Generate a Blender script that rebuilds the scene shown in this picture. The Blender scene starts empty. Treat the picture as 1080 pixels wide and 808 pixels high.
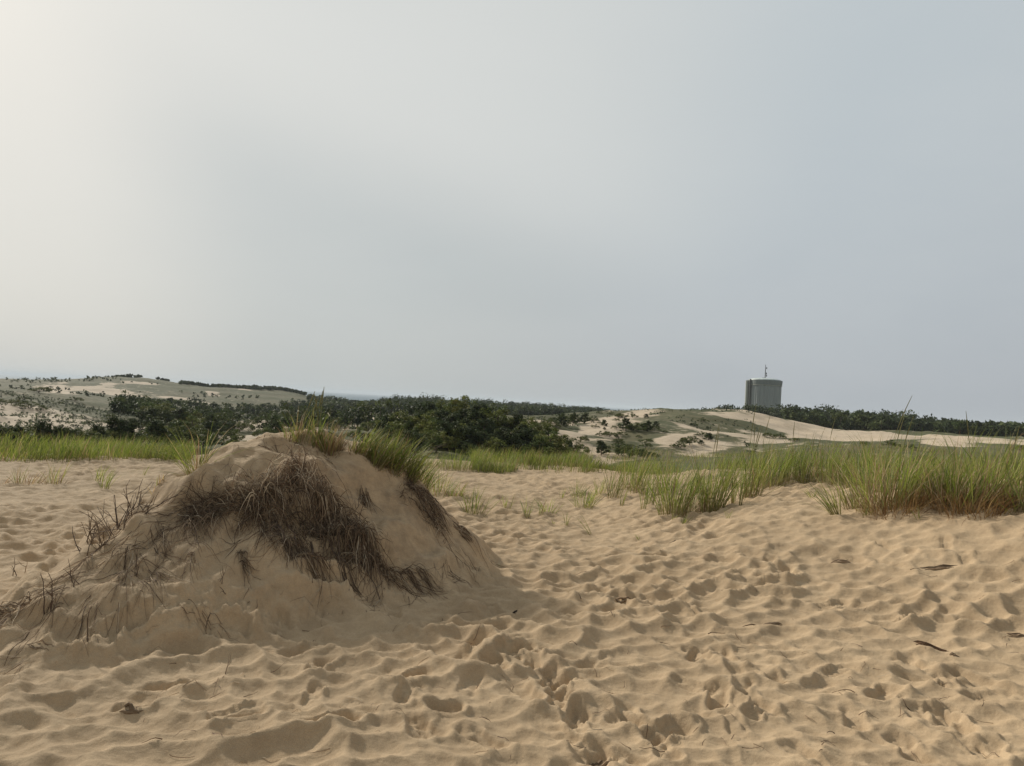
import bpy, math, random
import numpy as np
from mathutils import Matrix, Vector

rng = np.random.default_rng(7)
random.seed(7)
sc = bpy.context.scene
col = sc.collection
R = math.radians

# ------------------------------------------------------------------ camera geometry
F, CX, CY = 780.0, 540.0, 404.0
CAM = np.array([0.0, 0.0, 1.6])
ROLL, PITCH = math.atan(0.0543), math.atan(19.3 / F)
_r = np.array([1.0, 0, 0]); _f = np.array([0, math.cos(PITCH), math.sin(PITCH)]); _u = np.array([0, -math.sin(PITCH), math.cos(PITCH)])
RIGHT = math.cos(ROLL) * _r + math.sin(ROLL) * _u
UP = -math.sin(ROLL) * _r + math.cos(ROLL) * _u
FWD = _f


def pdir(px, py):
    d = FWD + RIGHT * ((px - CX) / F) - UP * ((py - CY) / F)
    return d / math.hypot(d[0], d[1])


def at(px, py, r):
    return CAM + pdir(px, py) * r


# ------------------------------------------------------------------ noise
def _hash(ix, iy, seed):
    h = (ix.astype(np.int64) * 374761393 + iy.astype(np.int64) * 668265263 + seed * 974634777) & 0xFFFFFFFF
    h = ((h ^ (h >> 13)) * 1274126177) & 0xFFFFFFFF
    h = h ^ (h >> 16)
    h = (h * 2246822519) & 0xFFFFFFFF
    h = h ^ (h >> 15)
    return h.astype(np.float64) / 4294967295.0


def vnoise(x, y, seed=0):
    ix, iy = np.floor(x), np.floor(y)
    fx, fy = x - ix, y - iy
    fx = fx * fx * fx * (fx * (fx * 6 - 15) + 10); fy = fy * fy * fy * (fy * (fy * 6 - 15) + 10)
    a = _hash(ix, iy, seed); b = _hash(ix + 1, iy, seed); c = _hash(ix, iy + 1, seed); d = _hash(ix + 1, iy + 1, seed)
    return (a + (b - a) * fx) * (1 - fy) + (c + (d - c) * fx) * fy - 0.5


def fbm(x, y, octv=4, seed=0, gain=0.5):
    s, a = 0.0, 1.0
    for k in range(octv):
        s = s + a * vnoise(x * 2.03 ** k + 17.3 * k, y * 2.03 ** k - 9.1 * k, seed + k)
        a *= gain
    return s


def bowls(x, y, s, ang, stretch, seed, k=14.0, off=0.35):
    """trodden sand: shallow bowls meeting in crests"""
    ca, sa = math.cos(ang), math.sin(ang)
    u = (x * ca + y * sa) / s / stretch; v = (-x * sa + y * ca) / s
    iu, iv = np.floor(u), np.floor(v)
    acc = np.zeros_like(u)
    for du in (-1, 0, 1):
        for dv in (-1, 0, 1):
            cu, cv = iu + du, iv + dv
            pu = cu + 0.5 + 0.8 * (_hash(cu, cv, seed) - 0.5); pv = cv + 0.5 + 0.8 * (_hash(cu, cv, seed + 1) - 0.5)
            d2 = (u - pu) ** 2 + (v - pv) ** 2
            acc += np.exp(-k * (d2 + off * _hash(cu, cv, seed + 2)))
    return -np.log(acc + 1e-12) / k


def sstep(a, b, x):
    t = np.clip((x - a) / (b - a), 0, 1)
    return t * t * (3 - 2 * t)


# ------------------------------------------------------------------ terrain: crests and hollows of the dunes, each at its own distance
ROWS = [
    [(0, ('z', 0), 1.5), (1080, ('z', 0), 1.5)],
    [(0, ('z', 0), 6), (300, ('z', 0), 6), (600, ('z', 0.0), 6), (800, ('z', 0.05), 6), (1080, ('z', 0.12), 6)],
    [(0, 493, 17), (190, 491, 17), (300, 492, 17), (450, 497, 18), (520, 502, 18), (600, 506, 17), (650, 522, 13), (700, 540, 10.4), (740, 545, 10), (790, 532, 10.2), (850, 527, 10.2), (900, 541, 9.4), (1000, 537, 9.2), (1080, 541, 9.0), (1200, 548, 8.8)],
    [(0, 484, 24), (190, 482, 24), (450, 485, 26), (520, 488, 26), (600, 492, 25), (650, 500, 20), (700, 506, 16), (740, 506, 15), (860, 503, 13.5), (950, 506, 12.2), (1080, 508, 12), (1200, 512, 12)],
    [(0, ('z', -4.2), 46), (200, ('z', -4.6), 46), (400, ('z', -3.2), 44), (560, ('z', -3.4), 44), (640, ('z', -3.0), 46), (760, ('z', -1.8), 48), (860, ('z', -1.0), 48), (950, ('z', -0.8), 48), (1080, ('z', -1.2), 48)],
    [(0, 462, 72), (70, 459, 72), (140, 460, 80), (230, 464, 85), (330, 462, 85), (400, 468, 62), (480, 462, 64), (560, 468, 68), (620, 473, 70), (700, 471, 74), (780, 469, 88), (860, 467, 90), (950, 468, 92), (1080, 474, 92)],
    [(0, 434, 112), (70, 434, 116), (140, 440, 130), (230, 449, 150), (330, 448, 160), (390, 450, 120), (430, 445, 100), (480, 441, 92), (540, 447, 92), (600, 449, 108), (650, 446, 118), (690, 438, 126), (725, 436, 130), (780, 443, 130), (820, 456, 126), (870, 462, 128), (950, 464, 130), (1080, 470, 130)],
    [(0, 414, 158), (40, 416, 162), (80, 420, 170), (140, 432, 200), (230, 443, 225), (330, 444, 230), (400, 440, 230), (480, 443, 220), (560, 440, 200), (600, 437, 184), (650, 433.5, 190), (700, 432, 200), (740, 434, 204), (780, 433.5, 206), (810, 438, 202), (840, 447, 190), (880, 456, 178), (950, 460, 170), (1080, 467, 170)],
    [(0, 410, 350), (70, 413, 350), (140, 419, 350), (230, 426, 350), (330, 431, 350), (400, 434, 380), (500, 436, 400), (600, 439, 400), (680, 443, 380), (760, 441, 330), (840, 446, 320), (900, 450, 310), (1000, 456, 290), (1080, 460, 290)],
    [(0, 402, 550), (50, 401.5, 550), (85, 401, 560), (105, 398, 560), (140, 397.5, 560), (165, 401, 550), (195, 407, 540), (260, 410, 540), (315, 414, 520), (345, 425, 500), (430, 428, 480), (540, 433, 480), (680, 442, 480), (760, 445, 480), (840, 448, 480), (1080, 458, 480)],
    [(0, ('z', -16), 900), (1080, ('z', -16), 900)],
    [(0, ('z', -34), 1500), (1080, ('z', -34), 1500)],
]
TH = np.linspace(-math.pi, math.pi, 4097)
RK, ZK = [], []
for row in ROWS:
    t, rr, zz = [], [], []
    for px, y, r in row:
        if isinstance(y, tuple):
            d = pdir(px, CY + 19.3 + 0.0543 * (px - CX)); z = y[1]
        else:
            d = pdir(px, y); z = 1.6 + d[2] * r
        t.append(math.atan2(d[0], d[1])); rr.append(r); zz.append(z)
    mr, mz = sum(rr) / len(rr), sum(zz) / len(zz)
    t = [-math.pi, t[0] - 0.7] + t + [t[-1] + 0.7, math.pi]
    rr = [mr, rr[0]] + rr + [rr[-1], mr]; zz = [mz, zz[0]] + zz + [zz[-1], mz]
    k = np.exp(-0.5 * (np.arange(-24, 25) / 8.0) ** 2); k /= k.sum()
    sm = lambda a: np.convolve(np.pad(a, 24, mode='edge'), k, mode='valid')
    RK.append(sm(np.interp(TH, t, rr))); ZK.append(sm(np.interp(TH, t, zz)))
RK, ZK = np.array(RK), np.array(ZK)

MC = at(312, 462, 7.1)[:2]                      # top of the sand mound
MPHI = np.radians([-180, -160, -142, -125, -108, -90, -68, -45, -20, 0, 25, 45, 90, 135, 180])
MRAD = np.array([1.25, 1.35, 1.75, 2.5, 2.95, 2.6, 2.05, 1.8, 1.85, 1.98, 2.0, 1.95, 1.7, 1.4, 1.25])
MPOW = np.array([1.6, 1.6, 1.65, 1.6, 1.5, 1.5, 1.65, 1.8, 2.0, 2.1, 2.1, 1.9, 1.5, 1.6, 1.6])


def mound(x, y):
    dx, dy = x - MC[0], y - MC[1]
    rad = np.hypot(dx, dy)
    phi = np.arctan2(dy, dx)
    q = rad / np.interp(phi, MPHI, MRAD) * (1 + 0.10 * fbm(x * 1.3, y * 1.3, 2, 41))
    top = 1.0 - (q * q + 0.012) ** (np.interp(phi, MPHI, MPOW) / 2)
    s = 0.03
    f = s * np.log1p(np.exp(np.clip(top / s, -40, 40)))
    h = 1.19 * f
    # a lip of matted roots across the front face, the sand under it worn back
    front = sstep(-0.2, -0.6, np.sin(phi)) * sstep(0.05, 0.3, q)
    lip = 0.52 + 0.06 * np.sin(phi * 5 + 1)
    h = h - 0.10 * front * sstep(lip - 0.05, lip + 0.05, q) * (1 - sstep(lip + 0.15, lip + 0.5, q))
    return h, q, phi


PITS = []


def H(x, y, fine=True):
    x = np.asarray(x, float); y = np.asarray(y, float)
    sh = x.shape
    x, y = x.ravel(), y.ravel()
    r = np.hypot(x, y) + 1e-6
    th = np.arctan2(x, y)
    lr = np.log(r)
    K = len(ROWS)
    rk = np.array([np.log(np.interp(th, TH, RK[k])) for k in range(K)])
    zk = np.array([np.interp(th, TH, ZK[k]) for k in range(K)])
    h = np.diff(rk, axis=0); dl = np.diff(zk, axis=0) / h
    m = np.zeros_like(rk)
    for k in range(1, K - 1):
        a, b = dl[k - 1], dl[k]
        w1, w2 = 2 * h[k] + h[k - 1], h[k] + 2 * h[k - 1]
        with np.errstate(divide='ignore', invalid='ignore'):
            mm = (w1 + w2) / (w1 / a + w2 / b)
        m[k] = np.where(a * b > 0, np.nan_to_num(mm), 0)
    z = np.where(lr < rk[0], zk[0], zk[-1])
    for k in range(K - 1):
        s = (lr >= rk[k]) & (lr < rk[k + 1])
        if not s.any():
            continue
        hh = h[k][s]; t = (lr[s] - rk[k][s]) / hh
        t2, t3 = t * t, t * t * t
        z[s] = (2 * t3 - 3 * t2 + 1) * zk[k][s] + (t3 - 2 * t2 + t) * hh * m[k][s] + (-2 * t3 + 3 * t2) * zk[k + 1][s] + (t3 - t2) * hh * m[k + 1][s]
    far = sstep(24, 60, r)
    f = r > 22
    if f.any():
        xf, yf, rf = x[f], y[f], r[f]
        amp = 0.35 + 0.0022 * np.minimum(rf, 500)
        z[f] += far[f] * (amp * 1.3 * fbm(xf / 26, yf / 26, 4, 3) + sstep(55, 80, rf) * (1 - sstep(200, 260, rf)) * 1.6 * (0.25 - np.abs(fbm(xf / 17, yf / 17, 3, 5))) + 0.45 * fbm(xf / 6, yf / 6, 3, 8))
    n = r < 34
    if n.any():
        xn, yn, rn = x[n], y[n], r[n]
        hm, q, phi = mound(xn, yn)
        zz = z[n] + hm + 0.10 * fbm(xn / 2.6, yn / 2.6, 2, 21) * sstep(2, 5, rn)
        if fine:
            on = sstep(0.12, 0.40, hm)
            face = on * sstep(0.1, -0.25, np.sin(phi)) * sstep(0.22, 0.4, q) * (1 - 0.75 * sstep(-0.1, 0.6, np.cos(phi)))
            top = on * (1 - face)
            w = (1 - 0.2 * top) * (1 - 0.93 * face) * (1 - sstep(20, 30, rn))
            wx = xn + 0.10 * fbm(xn * 1.9, yn * 1.9, 2, 51); wy = yn + 0.10 * fbm(xn * 1.9, yn * 1.9, 2, 61)
            wx2 = xn + 0.05 * fbm(xn * 5, yn * 5, 2, 55); wy2 = yn + 0.05 * fbm(xn * 5, yn * 5, 2, 65)
            var = 0.75 + 0.9 * fbm(xn / 1.1, yn / 1.1, 2, 71)
            b1 = bowls(wx, wy, 0.175, R(20), 1.35, 101, 42, 0.16)
            b2 = bowls(wx2, wy2, 0.09, R(-20), 1.4, 131, 26)
            b3 = bowls(wx, wy, 0.62, R(8), 1.5, 151)
            d = 0.135 * (b1 - 0.15) * np.clip(var, 0.45, 1.3) + 0.036 * (b2 - 0.15) * np.clip(1.15 - var, 0.0, 1) + 0.05 * (b3 - 0.1)
            d += 0.016 * fbm(xn * 13, yn * 13, 4, 81) * (0.3 + np.clip(fbm(xn / 0.8, yn / 0.8, 2, 91) * 2, 0, 1))
            zz = zz + w * d
            # runnels of slid sand down the mound's face, clods at its foot
            rad = q
            zz += face * (0.06 * fbm(phi * 9, rad * 1.6, 3, 33) + 0.03 * fbm(phi * 26, rad * 3, 2, 37) + 0.02 * fbm(xn * 6, yn * 6, 3, 39))
            foot = sstep(0.0, 0.05, hm) * (1 - sstep(0.16, 0.32, hm)) * sstep(0.3, -0.2, np.sin(phi)) * sstep(-0.15, 0.25, fbm(xn * 1.7, yn * 1.7, 2, 43))
            zz += foot * (0.05 * (np.abs(fbm(xn * 6, yn * 6, 3, 45)) - 0.2) + 0.06 * (np.abs(fbm(xn * 17, yn * 17, 3, 47)) - 0.15))
            zz += top * (0.11 * fbm(xn * 2.2, yn * 2.2, 3, 49))
            # slumped ledges and hollows all over the mound
            lump = sstep(0.04, 0.22, hm)
            zz += lump * (0.05 * np.sin(2 * math.pi * (hm / 0.23 + 1.1 * fbm(xn * 1.2, yn * 1.2, 3, 83))) * sstep(-0.1, 0.3, fbm(xn * 1.5 + 9, yn * 1.5, 2, 85)) + 0.12 * fbm(xn * 1.6, yn * 1.6, 4, 87) + 0.03 * np.abs(fbm(xn * 7, yn * 7, 3, 89)))
            for (cx, cy, a, L, W, D) in PITS:
                dx, dy = xn - cx, yn - cy
                near = (np.abs(dx) < 0.5) & (np.abs(dy) < 0.5)
                if not near.any():
                    continue
                u = (dx[near] * math.cos(a) + dy[near] * math.sin(a)) / L; v = (-dx[near] * math.sin(a) + dy[near] * math.cos(a)) / W
                v = v * (1 + 0.22 * np.cos(u * 3.4 + 0.4)); e = (np.abs(u) ** 2.6 + np.abs(v) ** 2.6) ** (1 / 2.6) * (1 + 0.35 * fbm(xn[near] * 11, yn[near] * 11, 3, 201))
                zz[near] += 0.7 * (-D * (1 - sstep(0.72, 1.08, e)) + 0.4 * D * np.exp(-((e - 1.25) / 0.22) ** 2)) + 0.012 * (1 - sstep(0.6, 1.4, e)) * fbm(xn[near] * 28, yn[near] * 28, 2, 205)
        z[n] = zz
    return z.reshape(sh)


_GR = np.exp(np.linspace(math.log(2.0), math.log(1400), 1500))


def ground(px, py, rmin=0.0):
    """where the line of sight through a point of the photograph meets the ground"""
    d = pdir(px, py)
    x, y, z = d[0] * _GR, d[1] * _GR, 1.6 + d[2] * _GR
    hit = np.nonzero((H(x, y, False) > z) & (_GR > rmin))[0]
    if len(hit) == 0:
        r = 300.0
    else:
        i = hit[0]
        r = _GR[i]
    p = np.array([d[0] * r, d[1] * r, 0.0])
    p[2] = float(H(np.array([p[0]]), np.array([p[1]]))[0])
    return p


def hz(x, y):
    return float(H(np.array([x]), np.array([y]))[0])


for px, py, a, L, W, D in [(757, 742, 70, .15, .06, .05), (470, 750, 10, .09, .06, .05), (140, 752, 15, .10, .04, .05), (130, 662, 50, .15, .06, .05),
                           (185, 690, 20, .14, .06, .05), (250, 668, 10, .10, .06, .045), (290, 668, 60, .12, .06, .05), (180, 728, 5, .13, .05, .05), (320, 690, 30, .14, .06, .04),
                           (735, 695, 60, .13, .06, .04), (700, 775, 30, .14, .06, .05), (630, 803, 20, .10, .07, .05), (690, 590, 0, .14, .06, .05), (655, 634, 10, .13, .06, .05),
                           (405, 600, 30, .15, .06, .04), (430, 720, 40, .14, .06, .045), (880, 640, 20, .15, .06, .05), (590, 745, 70, .14, .06, .05), (545, 690, 40, .14, .06, .05),
                           (930, 735, 40, .15, .06, .05), (1010, 765, 80, .15, .06, .05), (350, 770, 30, .14, .06, .05), (960, 660, 10, .15, .06, .05), (250, 760, 30, .15, .06, .05)]:
    g = ground(px, py)
    PITS.append((g[0], g[1], R(a), L, W, D))


_prng = random.Random(5)
for k in range(46):
    g = ground(_prng.uniform(330, 1080), _prng.uniform(585, 806))
    a = R(90 + _prng.gauss(10, 35)); st = _prng.uniform(0.26, 0.38)
    for q in range(2):      # a step: one print and the next
        PITS.append((g[0] + q * (st * math.cos(a) - 0.12 * math.sin(a)), g[1] + q * (st * math.sin(a) + 0.12 * math.cos(a)), a + _prng.gauss(0, .15), _prng.uniform(.125, .15), _prng.uniform(.05, .06), _prng.uniform(.018, .04)))


# ------------------------------------------------------------------ tags and mesh helpers
def tag(o, label=None, cat=None, group=None, kind=None):
    if label: o['label'] = label
    if cat: o['category'] = cat
    if group: o['group'] = group
    if kind or cat: o['kind'] = kind or 'thing'
    return o


def mesh_np(name, V, Fq, mat, colors=None, smooth=False, parent=None, attr=None):
    me = bpy.data.meshes.new(name)
    V = np.ascontiguousarray(V, np.float32); Fq = np.ascontiguousarray(Fq, np.int32)
    nf, k = Fq.shape
    me.vertices.add(len(V)); me.vertices.foreach_set('co', V.ravel())
    me.loops.add(nf * k); me.loops.foreach_set('vertex_index', Fq.ravel())
    me.polygons.add(nf)
    me.polygons.foreach_set('loop_start', np.arange(0, nf * k, k, dtype=np.int32))
    me.polygons.foreach_set('use_smooth', np.full(nf, smooth))
    me.update(calc_edges=True)
    if colors is not None:
        a = me.color_attributes.new('tint', 'FLOAT_COLOR', 'POINT')
        c = np.ones((len(V), 4), np.float32); c[:, :3] = colors
        a.data.foreach_set('color', c.ravel())
    for nm, arr in (attr or {}).items():
        a = me.attributes.new(nm, 'FLOAT', 'POINT'); a.data.foreach_set('value', np.ascontiguousarray(arr, np.float32))
    me.materials.append(mat)
    o = bpy.data.objects.new(name, me); col.objects.link(o)
    if parent: o.parent = parent
    return o


def empty(name, loc, rz=0.0, s=1.0):
    o = bpy.data.objects.new(name, None); col.objects.link(o)
    o.location = loc; o.rotation_euler = (0, 0, rz); o.scale = (s, s, s)
    return o


class Soup:
    """quads gathered into one mesh"""
    def __init__(s): s.V, s.Q, s.C, s.n = [], [], [], 0

    def add(s, V, Q, C):
        s.V.append(V); s.Q.append(Q + s.n); s.C.append(np.broadcast_to(C, V.shape)); s.n += len(V)

    def tube(s, pts, rad, c, sides=5):
        pts = np.asarray(pts, float); n = len(pts)
        t = np.gradient(pts, axis=0); t /= np.linalg.norm(t, axis=1)[:, None] + 1e-9
        ref = np.where(np.abs(t[:, 2:3]) > 0.9, np.array([[1.0, 0, 0]]), np.array([[0, 0, 1.0]]))
        a = np.cross(t, ref); a /= np.linalg.norm(a, axis=1)[:, None] + 1e-9
        b = np.cross(t, a)
        ang = np.linspace(0, 2 * math.pi, sides, endpoint=False)
        rad = np.broadcast_to(np.asarray(rad, float), (n,))
        V = pts[:, None] + rad[:, None, None] * (np.cos(ang)[None, :, None] * a[:, None] + np.sin(ang)[None, :, None] * b[:, None])
        i = np.arange(n - 1)[:, None] * sides; j = np.arange(sides)[None]; j2 = (j + 1) % sides
        Q = np.stack([i + j, i + j2, i + sides + j2, i + sides + j], -1).reshape(-1, 4)
        V = V.reshape(-1, 3)
        base = len(V)
        V = np.vstack([V, pts[0], pts[-1]])
        caps = [[base, (q + 1) % sides, q, base] for q in range(sides)]
        s.add(V, Q, c)
        s.caps = caps

    def build(s, name, mat, parent=None, smooth=False):
        return mesh_np(name, np.vstack(s.V), np.vstack(s.Q), mat, np.vstack(s.C), smooth, parent)


# ------------------------------------------------------------------ materials
def mat_new(name):
    m = bpy.data.materials.new(name); m.use_nodes = True
    nt = m.node_tree
    b = nt.nodes['Principled BSDF']
    return m, nt, b


def N(nt, t, **kw):
    n = nt.nodes.new(t)
    for k, v in kw.items(): setattr(n, k, v)
    return n


def mixc(nt, fac, a, b, mode='MIX'):
    n = N(nt, 'ShaderNodeMix', data_type='RGBA', blend_type=mode)
    for s, v in ((0, fac), (6, a), (7, b)):
        if isinstance(v, bpy.types.NodeSocket): nt.links.new(v, n.inputs[s])
        elif s == 0: n.inputs[0].default_value = v
        else: n.inputs[s].default_value = (*v, 1)
    return n.outputs[2]


def noise(nt, vec, scale, detail=4, rough=0.55):
    n = N(nt, 'ShaderNodeTexNoise'); n.inputs['Scale'].default_value = scale; n.inputs['Detail'].default_value = detail; n.inputs['Roughness'].default_value = rough
    nt.links.new(vec, n.inputs['Vector'])
    return n.outputs['Fac']


def ramp(nt, fac, a, b, lo=0.0, hi=1.0):
    n = N(nt, 'ShaderNodeMapRange', interpolation_type='SMOOTHSTEP')
    nt.links.new(fac, n.inputs[0]); n.inputs[1].default_value = a; n.inputs[2].default_value = b; n.inputs[3].default_value = lo; n.inputs[4].default_value = hi
    return n.outputs[0]


def math_(nt, op, a, b):
    n = N(nt, 'ShaderNodeMath', operation=op)
    for i, v in enumerate((a, b)):
        if isinstance(v, bpy.types.NodeSocket): nt.links.new(v, n.inputs[i])
        else: n.inputs[i].default_value = v
    return n.outputs[0]


def sand_material():
    m, nt, b = mat_new('sand')
    pos = N(nt, 'ShaderNodeNewGeometry').outputs['Position']
    tc = pos
    grain = noise(nt, tc, 330, 3, 0.7)
    mott = noise(nt, tc, 1.6, 6, 0.6)
    mid = noise(nt, tc, 14, 5, 0.65)
    c = mixc(nt, ramp(nt, mott, 0.3, 0.7), (0.475, 0.357, 0.226), (0.565, 0.430, 0.276))
    c = mixc(nt, ramp(nt, mid, 0.35, 0.75, 0.0, 0.45), c, (0.36, 0.265, 0.165))
    c = mixc(nt, ramp(nt, grain, 0.25, 0.75, 0.0, 1.0), c, mixc(nt, 1.0, c, (0.62, 0.60, 0.58), 'MULTIPLY'))
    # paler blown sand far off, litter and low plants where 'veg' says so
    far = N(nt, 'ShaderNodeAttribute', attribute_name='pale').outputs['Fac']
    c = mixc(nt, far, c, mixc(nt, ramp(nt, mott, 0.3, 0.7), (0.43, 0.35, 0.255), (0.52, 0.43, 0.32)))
    veg = N(nt, 'ShaderNodeAttribute', attribute_name='veg').outputs['Fac']
    n1 = noise(nt, tc, 0.16, 6, 0.62); n2 = noise(nt, tc, 0.9, 5, 0.65)
    nn = math_(nt, 'ADD', math_(nt, 'MULTIPLY', n1, 1.2), math_(nt, 'MULTIPLY', n2, 1.1))
    cover = ramp(nt, math_(nt, 'ADD', veg, math_(nt, 'SUBTRACT', nn, 1.15)), 0.30, 0.68)
    g = mixc(nt, ramp(nt, n1, 0.35, 0.65), (0.080, 0.084, 0.038), (0.125, 0.112, 0.060))
    n0 = noise(nt, tc, 0.028, 5, 0.6)
    g = mixc(nt, ramp(nt, n0, 0.46, 0.58, 0.0, 0.75), g, (0.062, 0.075, 0.030))
    g = mixc(nt, ramp(nt, n2, 0.45, 0.7), g, (0.07, 0.075, 0.036))
    c = mixc(nt, cover, c, g)
    damp = N(nt, 'ShaderNodeAttribute', attribute_name='root').outputs['Fac']
    dn = noise(nt, tc, 9, 6, 0.7)
    c = mixc(nt, math_(nt, 'MULTIPLY', damp, ramp(nt, dn, 0.38, 0.66)), c, (0.17, 0.125, 0.085))
    nt.links.new(c, b.inputs['Base Color'])
    b.inputs['Roughness'].default_value = 0.95
    b.inputs['Specular IOR Level'].default_value = 0.15
    b.inputs['Diffuse Roughness'].default_value = 0.6
    bp = N(nt, 'ShaderNodeBump'); bp.inputs['Strength'].default_value = 0.55; bp.inputs['Distance'].default_value = 0.004
    nt.links.new(noise(nt, tc, 190, 4, 0.7), bp.inputs['Height'])
    bp2 = N(nt, 'ShaderNodeBump'); bp2.inputs['Strength'].default_value = 0.5; bp2.inputs['Distance'].default_value = 0.02
    nt.links.new(noise(nt, tc, 22, 5, 0.6), bp2.inputs['Height']); nt.links.new(bp.outputs[0], bp2.inputs['Normal'])
    nt.links.new(bp2.outputs[0], b.inputs['Normal'])
    return m


def leaf_material(name, trans=0.35, rough=0.6):
    m, nt, b = mat_new(name)
    c = N(nt, 'ShaderNodeAttribute', attribute_name='tint').outputs['Color']
    nt.links.new(c, b.inputs['Base Color']); b.inputs['Roughness'].default_value = rough
    b.inputs['Specular IOR Level'].default_value = 0.08
    t = N(nt, 'ShaderNodeBsdfTranslucent'); nt.links.new(c, t.inputs['Color'])
    mx = N(nt, 'ShaderNodeMixShader'); mx.inputs[0].default_value = trans
    nt.links.new(b.outputs[0], mx.inputs[1]); nt.links.new(t.outputs[0], mx.inputs[2])
    nt.links.new(mx.outputs[0], nt.nodes['Material Output'].inputs['Surface'])
    return m


def plain_tint(name, rough=0.85):
    m, nt, b = mat_new(name)
    c = N(nt, 'ShaderNodeAttribute', attribute_name='tint').outputs['Color']
    pos = N(nt, 'ShaderNodeTexCoord').outputs['Object']
    c = mixc(nt, ramp(nt, noise(nt, pos, 40, 4), 0.3, 0.7, 0.0, 0.5), c, mixc(nt, 1.0, c, (0.5, 0.48, 0.46), 'MULTIPLY'))
    nt.links.new(c, b.inputs['Base Color']); b.inputs['Roughness'].default_value = rough
    b.inputs['Specular IOR Level'].default_value = 0.2
    return m


def paint(name, c, rough=0.55):
    m, nt, b = mat_new(name)
    pos = N(nt, 'ShaderNodeTexCoord').outputs['Object']
    st = N(nt, 'ShaderNodeMapping'); st.inputs['Scale'].default_value = (0.8, 0.8, 0.06); nt.links.new(pos, st.inputs[0])
    k = noise(nt, st.outputs[0], 1.0, 5, 0.6)
    cc = mixc(nt, ramp(nt, k, 0.35, 0.7), c, tuple(v * 0.78 for v in c))
    nt.links.new(cc, b.inputs['Base Color']); b.inputs['Roughness'].default_value = rough
    return m


M_SAND = sand_material()
M_GRASS = leaf_material('beach_grass', 0.4, 0.5)
M_LEAF = leaf_material('leaves', 0.25, 0.65)
M_DRY = leaf_material('dry_grass', 0.2, 0.8)
M_WOOD = plain_tint('dead_wood')
M_BARK = plain_tint('bark')

# ------------------------------------------------------------------ the ground sheets
GREEN, BARE = [], []


def patch(lst, px, py, wpx, hpx, amt=1.0):
    g = ground(px, py, 32.0); r = math.hypot(g[0], g[1])
    r0 = np.hypot(*ground(px, py + hpx / 2, 32.0)[:2]); r1 = np.hypot(*ground(px, py - hpx / 2, 32.0)[:2])
    hr = min(max((r1 - r0) / 2, 0.04 * r), 0.4 * r)
    lst.append((math.atan2(g[0], g[1]), r, wpx / 2 / F, hr, amt))


for p in [(70, 443, 190, 30), (20, 438, 90, 20), (120, 448, 60, 16), (115, 414, 70, 7), (130, 417, 36, 4), (95, 409, 30, 2), (187, 419, 34, 4), (212, 424, 16, 3), (150, 404, 30, 2), (120, 406, 24, 2), (225, 414, 14, 2), (60, 413, 34, 9),
          (270, 446, 90, 9), (258, 411, 14, 1.5), (395, 441, 70, 14), (375, 437, 40, 8), (350, 440, 40, 10), (600, 458, 90, 34), (560, 446, 40, 14), (636, 444, 56, 24), (585, 445, 40, 12),
          (700, 462, 60, 22), (745, 457, 70, 30), (665, 433.5, 70, 5), (780, 442, 90, 14), (830, 450, 130, 20), (880, 458, 120, 8), (960, 462, 180, 7), (1050, 467, 120, 8), (1000, 468, 60, 6),
          (467, 446, 10, 10), (515, 462, 14, 16), (190, 447, 34, 8), (250, 462, 40, 8), (330, 455, 30, 8), (490, 452, 10, 10), (545, 458, 26, 8), (620, 474, 60, 12), (660, 484, 40, 8)]:
    patch(BARE, *p)
for p in [(720, 442, 130, 12), (650, 472, 60, 10), (705, 453, 80, 5), (598, 453, 30, 5), (748, 449, 50, 5), (625, 462, 40, 5), (760, 462, 40, 6), (790, 450, 70, 8), (690, 448, 60, 8), (680, 466, 60, 14), (20, 421, 60, 10), (70, 426, 70, 8), (640, 436, 60, 4), (150, 410, 60, 6), (1000, 474, 160, 10), (860, 466, 120, 5)]:
    patch(GREEN, *p)


def veg_of(x, y):
    r = np.hypot(x, y); th = np.arctan2(x, y)
    v = 0.78 * sstep(26, 40, r)
    # worn sand gives way to grass along the top of the bank
    bank = sstep(0.12, 0.28, th) * sstep(10.5, 13, r) * 0.42
    v = np.maximum(v, bank * (1 - sstep(26, 40, r)))
    lst = [(a, -1) for a in BARE] + [(a, 1) for a in GREEN]
    wob = 0.55 * fbm(x / 14, y / 14, 4, 77, 0.6) + 0.5 * fbm(x / 3.5, y / 3.5, 2, 78)
    for (t0, r0, w, hr, amt), sg in lst:
        d = np.sqrt(((th - t0) / w) ** 2 + ((r - r0) / hr) ** 2) + wob
        k = amt * (1 - sstep(0.55, 1.15, d))
        v = v * (1 - k) + (0.12 if sg < 0 else 0.74) * k
    return v


def root_of(x, y):
    hm, q, phi = mound(x, y)
    left = sstep(0.12, 0.35, hm) * sstep(2.3, 3.0, np.abs(phi)) * 0.6
    right = sstep(0.1, 0.3, hm) * sstep(1.1, 0.5, np.abs(phi)) * sstep(0.35, 0.6, q) * 0.9
    mat_ = np.exp(-((q - 0.45) / 0.13) ** 2) * sstep(-0.3, -0.6, np.sin(phi)) * 0.9
    return 0.45 * np.clip(left + right + mat_, 0, 1) * (np.hypot(x, y) < 12)


th_d = np.arange(-R(47), R(47), 0.0024)
th_c1 = np.linspace(-math.pi, -R(47), 60, endpoint=False); th_c2 = np.linspace(R(47), math.pi, 61)
ths = np.concatenate([th_c1, th_d, th_c2])


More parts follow.
